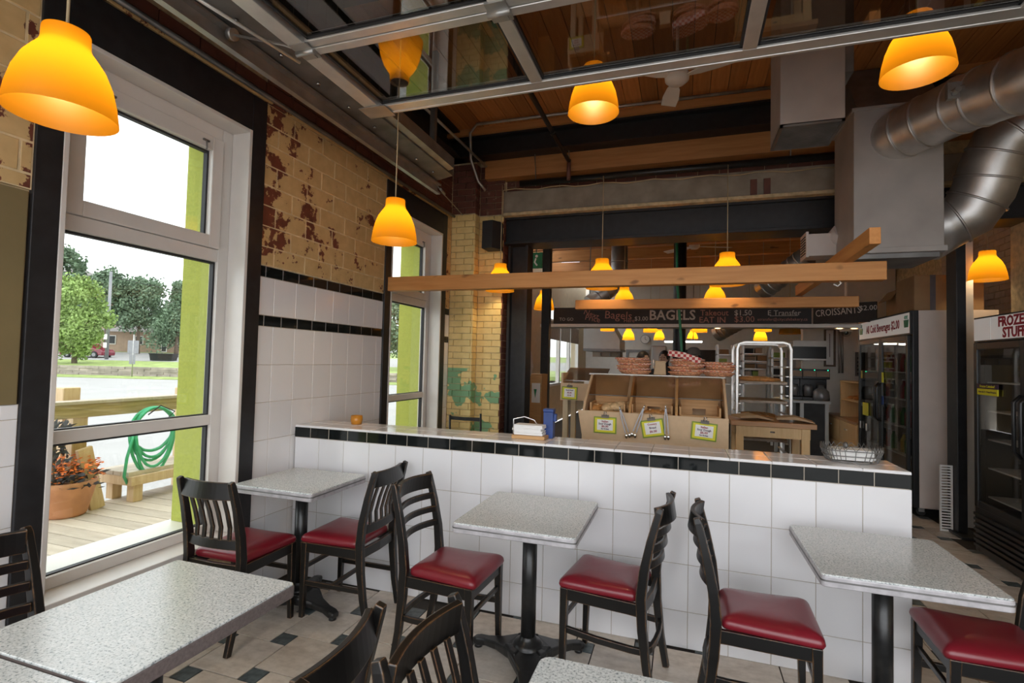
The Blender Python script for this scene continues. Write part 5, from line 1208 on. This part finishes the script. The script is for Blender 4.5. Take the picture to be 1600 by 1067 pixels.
for i, px in enumerate((1311, 1316)): q0, q1 = at(px, 508, Y=9.9), at(px, 583, Y=9.9); tag(MB().tube([q0, q1], .018, 8).build('conduit', 'galvanised'), ('left' if i == 0 else 'right') + ' of two thin conduits beside the framed picture', 'conduit')
kp = thing('menu_panel', 'dark panel with rows of pale squares above the shelf box', 'panel', (0, 0, 0)); p0, p1 = at(1337, 550, Y=9.92), at(1350, 588, Y=9.92); MB().box(p0.x, p1.x, 9.92, 9.945, p1.z, p0.z).build('board', 'cap_grey', kp)
for r in range(5):
    for c in range(2): MB().cbox((p0.x + .035 + c * .05, 9.915, p0.z - .1 - r * .065), .03, .006, .03).build('key', 'black_plastic', kp)
# ------------------------------------------------------------------ chalkboards
Yk = 8.0
k0, k1 = at(865, 484, Y=Yk), at(1268, 506, Y=Yk)
cbd = thing('chalkboard', 'long black chalkboard sign lettered in chalk over the bakery counter', 'sign', (0, Yk, 0)); zk0, zk1 = at(1060, 506, Y=Yk).z, at(1060, 479, Y=Yk).z; zm = (zk0 + zk1) / 2
MB().box(k0.x, k1.x, 0, .03, zk0, zk1).build('board', 'chalkboard', cbd)
def chalk(px, py, s, size, mat='chalk_white', rot=0, sx=1, bold=0): p = at(px, py, Y=Yk - .004); o = text('lettering', s, mat, cbd, (p.x, -.004, p.z), (PI / 2, -rot, 0), size, sx=sx, bold=bold); return o
chalk(885, 499, 'TO GO', .07); chalk(924, 491, 'Next', .12, 'chalk_pink', -.35); chalk(926, 498, 'Price', .12, 'chalk_pink', -.2); chalk(966, 493, 'Bagels', .17, 'chalk_pink', -.05, 1.0); chalk(983, 501, 'Here', .08, 'chalk_pink'); chalk(1002, 498, '$3.00', .09); chalk(1050, 493, 'BAGELS', .205, 'chalk_white', 0, .95, .004)
chalk(1116, 489, 'Takeout', .12, 'chalk_pink', 0, .95, .001); chalk(1161, 489, '$1.50', .11, 'chalk_white', 0, .95, .001); chalk(1113, 500, 'EAT IN', .12, 'chalk_pink', 0, 1, .001); chalk(1163, 499, '$3.00', .12, 'chalk_pink'); chalk(1225, 489, 'E Transfer', .10); chalk(1222, 499, 'etransfer@citycafebakery.ca', .055, 'chalk_pink')
a, b = at(1203, 493.5, Y=Yk - .01), at(1247, 493, Y=Yk - .01); MB().bar([(a.x, -.005, a.z), (b.x, -.005, b.z)], (0, 0, 1), .006, .002).build('underline', 'chalk_white', cbd)
sd_ = struct(MB().box(-2.2, 3.2, Yk - .02, Yk + .35, zk0 - .05, zk0 - .002).build('trim_10', 'plaster_white'), 'white soffit edge under the chalkboard')
c2b = thing('side_chalkboard', 'second chalkboard turned towards the left reading croissants', 'sign', (k1.x + .02, Yk, 0), R_(-33)); MB().box(0, .74, 0, .03, zk0, zk1).build('board', 'chalkboard', c2b); text('lettering', 'CROISSANTS', 'chalk_white', c2b, (.30, -.004, zm + .02), (PI / 2, -.05, 0), .13, sx=.72); text('lettering', '$2.00', 'chalk_white', c2b, (.65, -.004, zm + .05), (PI / 2, 0, 0), .09)
for i, px in enumerate((1320, 1344, 1123)): p = at(px, 504 if i < 2 else 508, Y=Yk - .1); d = thing('downlight', ('left recessed downlight by the croissant sign', 'right recessed downlight by the croissant sign', 'recessed downlight under the chalkboard')[i], 'light', (p.x, Yk + .15, zk0 - .053)); MB().lathe([(.05, -.004), (.06, 0), (.04, 0)], 14).build('trim_ring', 'white_paint', d); MB().lathe([(0, -.001), (.04, -.001)], 14).build('lens', 'spot_warm', d)
# ------------------------------------------------------------------ left side of the bakery
es = thing('exit_sign', 'small green running man exit sign under the steel beam', 'sign', tuple(at(838, 407, Y=7.4))); MB().box(-.10, .10, -.02, .02, -.12, .12).build('face', 'exit_green', es, .004); MB().ball((.01, -.022, .06), .022, .004, .022, 8, 6).build('figure', 'paper', es); MB().bar([(.0, -.022, .03), (-.02, -.022, -.03), (.02, -.022, -.08)], (1, 0, 0), .025, .004).build('figure', 'paper', es); MB().tube([(0, 0, .12), (0, 0, CEIL - es.location.z)], .01, 6).build('stem', 'galv_dark', es)
p0, p1 = at(812, 535, Y=6.0), at(830, 612, Y=6.0)
ct = thing('hanging_coat', 'white apron hanging beside the steel post', 'coat', (p0.x, 6.0, 0)); w = p1.x - p0.x
m = MB(); m.bar([(w * .45, 0, p0.z), (w * .5, .0, p0.z - .12), (w * .55, .0, (p0.z + p1.z) / 2), (w * .35, 0, p1.z)], (1, 0, 0), [.05, w * .8, w, w * .35], [.03, .10, .12, .04]); m.build('cloth', 'cloth_white', ct, .012); MB().tube([(w * .45, .02, p0.z - .02), (w * .45, -.05, p0.z + .05), (w * .45, -.139, p0.z + .06)], .006, 6).build('hook', 'galv_dark', ct)
p0, p1 = at(826, 584, Y=6.6), at(845, 668, Y=6.6)
nb = thing('notice_board', 'orange brown wooden stand with a pale card', 'stand', (0, 0, 0)); MB().box(p0.x, p1.x, 6.6, 6.9, 0, p0.z).build('case', 'crate_wood', nb, .004); MB().box(p0.x + .05, p1.x - .02, 6.592, 6.599, p0.z - .38, p0.z - .12).build('card', 'paper', nb); MB().prism([(p0.x + .08, p0.z - .2), (p0.x + .12, p0.z - .2), (p0.x + .10, p0.z - .32)], 'y', 6.588, 6.5915).build('arrow', 'exit_green', nb)
p0 = at(851, 560, Y=7.0); struct(MB().box(p0.x - .06, p0.x + .05, 7.0, 7.12, 0, CEIL).build('trim_11', 'black_steel'), 'slim black steel post at the left of the bakery')
dr = thing('door_1', 'glazed side door with pale frame at the left of the bakery', None); del dr['label']; dr['kind'] = 'structure'; dr['label'] = 'glazed side door at the left of the bakery'
MB().frame('x', -3.06, -3.0, 9.02, 9.9, .9, 2.88, .09, .12).build('frame', 'frame_white', dr); MB().box(-3.04, -3.03, 9.1, 9.8, 1.0, 2.8).build('pane', 'window_glass', dr)
w3 = thing('window_3', 'x', None); w3['kind'] = 'structure'; w3['label'] = 'row of tall bakery windows with brown blinds'
for i in range(3):
    y0_, y1_ = 11.85 + i * 1.25, 11.85 + (i + 1) * 1.25; f = MB().frame('x', -3.15, -3.06, y0_, y1_, .9, 2.9, .06, .06).build('frame', 'frame_white', w3); MB().box(-3.11, -3.10, y0_ + .06, y1_ - .06, .96, 2.84).build('pane', 'window_glass', f); MB().box(-3.058, -3.05, y0_ + .06, y1_ - .06, 2.05, 2.5).build('blind', 'shade_brown', w3); MB().box(-3.15, -3.06, y0_ + .06, y1_ - .06, 2.5, 2.55).build('transom', 'frame_white', w3)
# range hood, cupboards and rear wall
Yh = 13.0; p0, p1 = at(912, 508, Y=Yh), at(962, 545, Y=Yh)
hd = thing('range_hood', 'pale grey slanting range hood at the rear left', 'hood', (0, 0, 0)); MB().prism([(p0.x, p1.z - .0), (p1.x + .1, p1.z), (p1.x + .1, p1.z + .22), (p0.x + .5, p0.z + .35), (p0.x, p0.z + .35)], 'y', Yh, Yh + 1.2).build('canopy', 'hood_steel', hd); MB().box(p0.x, p1.x + .12, Yh - .02, Yh + 1.2, p1.z - .06, p1.z - .001).build('rim', 'far_steel', hd); MB().box(p0.x + .1, p0.x + .5, Yh + .3, Yh + .8, p0.z + .351, CEIL).build('flue', 'hood_steel', hd)
p0, p1 = at(926, 541, Y=14), at(970, 558, Y=14); cu = thing('wall_cupboard', 'brown wall cupboards below the range hood', 'cupboard', (0, 14, 0)); MB().box(p0.x, p1.x, 0, .4, p1.z, p0.z).build('body', 'shade_brown', cu); n = (p1.x - p0.x) / 3
for i in range(3): d = MB().box(p0.x + i * n + .01, p0.x + (i + 1) * n - .01, -.02, -.001, p1.z + .01, p0.z - .01).build('door', 'shade_brown', cu); MB().cbox((p0.x + i * n + n * .85, -.03, p1.z + .06), .02, .02, .06).build('knob', 'far_steel', d)
p0, p1 = at(978, 546, Y=16.7), at(1013, 605, Y=16.7); d2_ = thing('door_2', 'x', None); d2_['kind'] = 'structure'; d2_['label'] = 'white rear door of the bakery'; MB().frame('y', 16.72, 16.79, p0.x, p1.x, 0, p0.z, .08, .02, .08).build('frame', 'far_steel', d2_); MB().box(p0.x + .081, p1.x - .081, 16.75, 16.78, .021, p0.z - .081).build('leaf', 'plaster_white', d2_)
ck = thing('wall_clock', 'round white wall clock on the rear wall', 'clock', tuple(at(1008, 530, Y=16.72))); MB().tube([(0, .06, 0), (0, 0, 0)], .145, 28).build('case', 'far_steel', ck); MB().tube([(0, -.002, 0), (0, -.008, 0)], .128, 28).build('dial', 'paper', ck); MB().bar([(0, -.012, -.01), (.0, -.012, .09)], (1, 0, 0), .012, .004).build('hand', 'text_dark', ck); MB().bar([(0, -.012, 0), (.05, -.012, -.03)], (0, 0, 1), .012, .004).build('hand', 'text_dark', ck)
p0, p1 = at(1018, 540, Y=12), at(1040, 600, Y=12); rf = thing('steel_refrigerator', 'tall grey steel refrigerator behind the people', 'fridge', (0, 12, 0)); MB().box(p0.x, p1.x, 0, .8, 0, p0.z).build('body', 'far_steel', rf, .01); MB().box(p0.x + .01, p1.x - .01, -.03, -.001, .15, p0.z - .02).build('door', 'hood_steel', rf, .01); MB().tube([(p0.x + .06, -.05, 1.1), (p0.x + .06, -.05, 1.6)], .012, 6).build('handle', 'chrome', rf)
for i, (px, py, L) in enumerate(((1052, 534, .7), (1083, 534, .7))): L = .42; q = at(px, py, Y=13.5); f = thing('strip_light', ('left', 'right')[i] + ' bright strip light over the rear worktop', 'light', (q.x, 13.5, q.z)); MB().box(-.02 - L / 2, .02 + L / 2, -.06, .06, .02, .07).build('housing', 'white_paint', f); MB().tube([(-L / 2, 0, 0), (L / 2, 0, 0)], .018, 8).build('tube', 'tube_white', f); MB().tube([(0, 0, .07), (0, 0, CEIL - q.z)], .01, 6).build('stem', 'galv_dark', f)
# shelves of goods and racks at the rear right
def goods_shelf(px0, px1, py0, py1, Y, label, rows=4):
    p0, p1 = at(px0, py0, Y=Y), at(px1, py1, Y=Y); t = thing('goods_shelf', label, 'shelf', (0, Y, 0), 0, 'shelves deep in the bakery'); zb = max(.1, p1.z)
    for x in (p0.x, p1.x - .04):
        for y in (0, .42): MB().box(x, x + .04, y, y + .04, 0, p0.z).build('upright', 'galvanised', t)
    for r in range(rows):
        cnt = 0; z = zb + (p0.z - zb) * r / rows; MB().box(p0.x, p1.x, 0, .46, z - .02, z).build('shelf', 'galvanised', t); x = p0.x + .06
        while x < p1.x - .2:
            w = random.uniform(.1, .2); h = random.uniform(.1, (p0.z - zb) / rows * .75); cnt += 1; g = thing('stored_box', 'small tub, %s on %s level, %s' % (ORD[cnt - 1], ('lowest', 'second', 'third', 'fourth', 'fifth')[r], label.replace('steel shelf', 'shelf')), 'box', (x + w / 2, Y + .2, z + .001), 0, 'tubs and boxes on bakery shelves'); mt = random.choice(('cardboard', 'shade_brown', 'cloth_dark', 'sign_green', 'white_paint', 'tray_metal')); MB().box(-w / 2, w / 2, -.12, .12, 0, h * .85).build('tub', mt, g, .006); MB().box(-w / 2 - .004, w / 2 + .004, -.124, .124, h * .85, h).build('lid', random.choice(('white_paint', mt, 'cloth_dark')), g); x += w + .04
goods_shelf(1120, 1148, 538, 600, 11.5, 'steel shelf left of the baking rack'); goods_shelf(1160, 1205, 540, 600, 11.8, 'steel shelf seen through the baking rack', 5); goods_shelf(1205, 1240, 545, 600, 11.0, 'steel shelf behind the right of the baking rack', 4); goods_shelf(1240, 1272, 548, 575, 9.85 + 1.2, 'steel shelf above the coffee machines', 2)
ov = thing('steel_oven', 'dark steel oven block behind the person in a cap', 'oven', (0, 13.0, 0)); p0, p1 = at(1060, 546, Y=13), at(1122, 600, Y=13); MB().box(p0.x, p1.x, 0, 1, 0, p0.z).build('body', 'dark_interior', ov); MB().box(p0.x + .2, p1.x - .2, -.02, -.001, .7, 1.3).build('door', 'far_steel', ov); MB().tube([(p0.x + .3, -.05, 1.2), (p1.x - .3, -.05, 1.2)], .02, 6).build('handle', 'chrome', ov)
mw = thing('microwave_shelf', 'white microwave on a high shelf left of the framed picture', 'microwave', tuple(at(1265, 560, Y=9.8))); MB().box(-.25, .25, 0, .3, 0, .28).build('case', 'black_plastic', mw, .006); MB().box(-.25, .25, -.01, -.001, .20, .30).build('fascia', 'white_paint', mw); MB().box(-.25, .25, 0, .32, -.03, -.001).build('shelf', 'galvanised', mw)
# ------------------------------------------------------------------ bakery roof: joists, ducts, posts
for i, y in enumerate((6.6, 7.4, 8.2, 9.1, 10.2, 11.6, 13.2)):
    tag(MB().box(-3.0, 3.3, y - .06, y + .06, 3.55, 3.80).build('roof_joist', 'plate_wood' if i % 2 else 'fir'), '%s timber joist across the bakery roof counted from the opening' % ['first', 'second', 'third', 'fourth', 'fifth', 'sixth', 'seventh'][i], 'joist', 'timber joists in the bakery roof')
q = at(1063, 390, Y=8.8); struct(MB().tube([(q.x, 8.8, 0), (q.x, 8.8, CEIL)], .10, 16).build('trim_12', 'black_steel'), 'round black column in the bakery')
a, b = at(1058, 440, Y=6.9), at(1068, 585, Y=6.9); gp = thing('green_pole', 'thin green pole slanting down before the chalkboard', 'pole', (0, 0, 0)); MB().tube([(a.x - .02, 6.9, 3.5), (a.x, 6.9, a.z), (b.x, 6.9, b.z), (b.x, 6.9, .02)], .017, 8).build('rod', 'exit_green', gp); MB().tube([(b.x, 6.9, 0), (b.x, 6.9, .04)], .05, 8).build('foot', 'galv_dark', gp)
def duct_run(pts, r, label, mat='galvanised'):
    t = thing('spiral_duct', label, 'duct', (0, 0, 0), 0, 'spiral ducts in the bakery'); p = Vector(pts[-1]); MB().tube([p, (p.x, p.y, CEIL)], .008, 6).build('strap', 'galv_dark', t); MB().tube(pts, r, 18).build('tube', mat, t); a, b = Vector(pts[0]), Vector(pts[-1])
    for k in range(1, 8):
        i = k / 8 * (len(pts) - 1); j = min(int(i), len(pts) - 2); p = Vector(pts[j]).lerp(Vector(pts[j + 1]), i - j); d = (Vector(pts[j + 1]) - Vector(pts[j])).normalized() * .01; MB().tube([p - d, p + d], r + .008, 18).build('seam', mat, t)
q = at(968, 400, Y=8.9); duct_run([(q.x, 8.9, 4.0), (q.x, 8.9, q.z - .35), (q.x - .15, 8.8, q.z - .6), (q.x - .45, 8.6, q.z - .85)], .14, 'vertical spiral duct left of the black column')
a, b = at(1190, 455, Y=7.0), at(1262, 400, Y=6.6); duct_run([a, a.lerp(b, .5), b], .12, 'slanting spiral duct behind the crosspiece'); a, b = at(1120, 522, Y=10.8), at(1170, 495, Y=10.4); duct_run([a, b], .15, 'pale duct deep in the bakery below the chalkboard')
# ------------------------------------------------------------------ people behind the bread bin
def person(px, py, Y, label, hairmat, hat=False, turn=0, shirt='cloth_dark', lean=0):
    p = at(px, py, Y=Y); H = p.z; s = H / 1.72
    t = thing('person', label, 'person', (p.x, Y, 0), turn, 'people working behind the counter')
    me = bpy.data.meshes.new('body'); J = [(0, 0, .95), (0, 0, 1.15), (0, -lean * .3, 1.36), (0, -lean * .6, 1.47), (0, -lean, 1.56), (0, -lean * 1.05, 1.66),
        (.17, -lean * .3, 1.38), (.22, -.05, 1.12), (.16, -.26, 1.02), (.13, -.33, 1.02), (-.17, -lean * .3, 1.38), (-.22, -.05, 1.12), (-.16, -.26, 1.02), (-.13, -.33, 1.02),
        (.09, 0, .88), (.10, -.01, .50), (.10, .02, .08), (.10, -.12, .03), (-.09, 0, .88), (-.10, -.01, .50), (-.10, .02, .08), (-.10, -.12, .03)]
    E_ = [(0, 1), (1, 2), (2, 3), (3, 4), (4, 5), (2, 6), (6, 7), (7, 8), (8, 9), (2, 10), (10, 11), (11, 12), (12, 13), (0, 14), (14, 15), (15, 16), (16, 17), (0, 18), (18, 19), (19, 20), (20, 21)]
    rad = [.14, .13, .14, .055, .085, .075, .065, .045, .032, .03, .065, .045, .032, .03, .09, .06, .045, .035, .09, .06, .045, .035]
    me.from_pydata([tuple(Vector(j) * s) for j in J], E_, []); me.materials.append(MATS[shirt])
    o = bpy.data.objects.new('body', me); COL.objects.link(o); o.parent = t
    sk = o.modifiers.new('skin', 'SKIN'); sk.use_smooth_shade = True
    for i, v in enumerate(me.skin_vertices[0].data): v.radius = (rad[i] * s, rad[i] * s); v.use_root = i == 0
    o.modifiers.new('sub', 'SUBSURF').levels = 1
    hc = Vector((0, -lean * 1.0, 1.60)) * s
    hd = MB(); hd.ball(hc, .077 * s, .095 * s, .115 * s, 16, 12); h = hd.build('head', 'skin', t)
    f = MB(); f.ball(hc + Vector((0, -.098, -.01)) * s, .012, .016, .02, 8, 6); f.build('nose', 'skin', h)
    for k in (-1, 1): MB().ball(hc + Vector((k * .078, 0, -.01)) * s, .012, .02, .03, 8, 6).build('ear', 'skin', h); MB().ball(hc + Vector((k * .03, -.086, .012)) * s, .009, .006, .007, 8, 6).build('eye', 'hair_dark', h)
    MB().box(hc.x - .022, hc.x + .022, hc.y - .097 * s, hc.y - .085 * s, hc.z - .062 * s, hc.z - .053 * s).build('mouth', 'text_red', h)
    m = MB(); m.ball(hc + Vector((0, .012, .018)) * s, .088 * s, .100 * s, .112 * s, 16, 10)
    if not hat: m.ball(hc + Vector((0, .10, .03)) * s, .05 * s, .05 * s, .05 * s, 10, 8)
    m.build('hair', hairmat, t)
    if hat:
        m = MB(); m.lathe([(.098 * s, .0), (.1 * s, .05), (.085 * s, .095), (.05 * s, .12), (0, .126)], 18, hc + Vector((0, 0, .035)) * s); c = m.build('cap', 'cap_grey', t); MB().bar([hc + Vector((0, -.08, .045)) * s, hc + Vector((0, -.17, .03)) * s], (1, 0, 0), .14, .008).build('peak', 'cap_grey', c)
    for k in (-1, 1):       # hands: palm, four fingers, thumb
        b0 = Vector((k * .13, -.33, 1.02)) * s; hm = MB(); hm.bar([b0, b0 + Vector((0, -.05, -.005)), b0 + Vector((0, -.085, -.01))], (1, 0, 0), [.05, .075, .07], [.03, .028, .022])
        for j in range(4): q = b0 + Vector((-.027 + .018 * j, -.085, -.01)); L = (.055, .068, .072, .06)[j]; hm.tube([q, q + Vector((0, -L * .5, -.006)), q + Vector((0, -L, -.024))], [.0085, .008, .006], 6)
        q = b0 + Vector((-k * .035, -.03, -.005)); hm.tube([q, q + Vector((-k * .025, -.025, -.004)), q + Vector((-k * .03, -.05, -.012))], [.010, .009, .007], 6); hm.build('hand', 'skin', t)
    return t
person(1000, 549, 7.4, 'dark haired person bending behind the left basket stack', 'hair_dark', turn=.6, lean=.10)
person(1038, 548, 8.6, 'dark haired person partly hidden behind the middle baskets', 'hair_dark', turn=-.3)
person(1084, 546, 8.7, 'person in a grey cap behind the middle baskets', 'hair_dark', True, turn=.2, shirt='cloth_white')
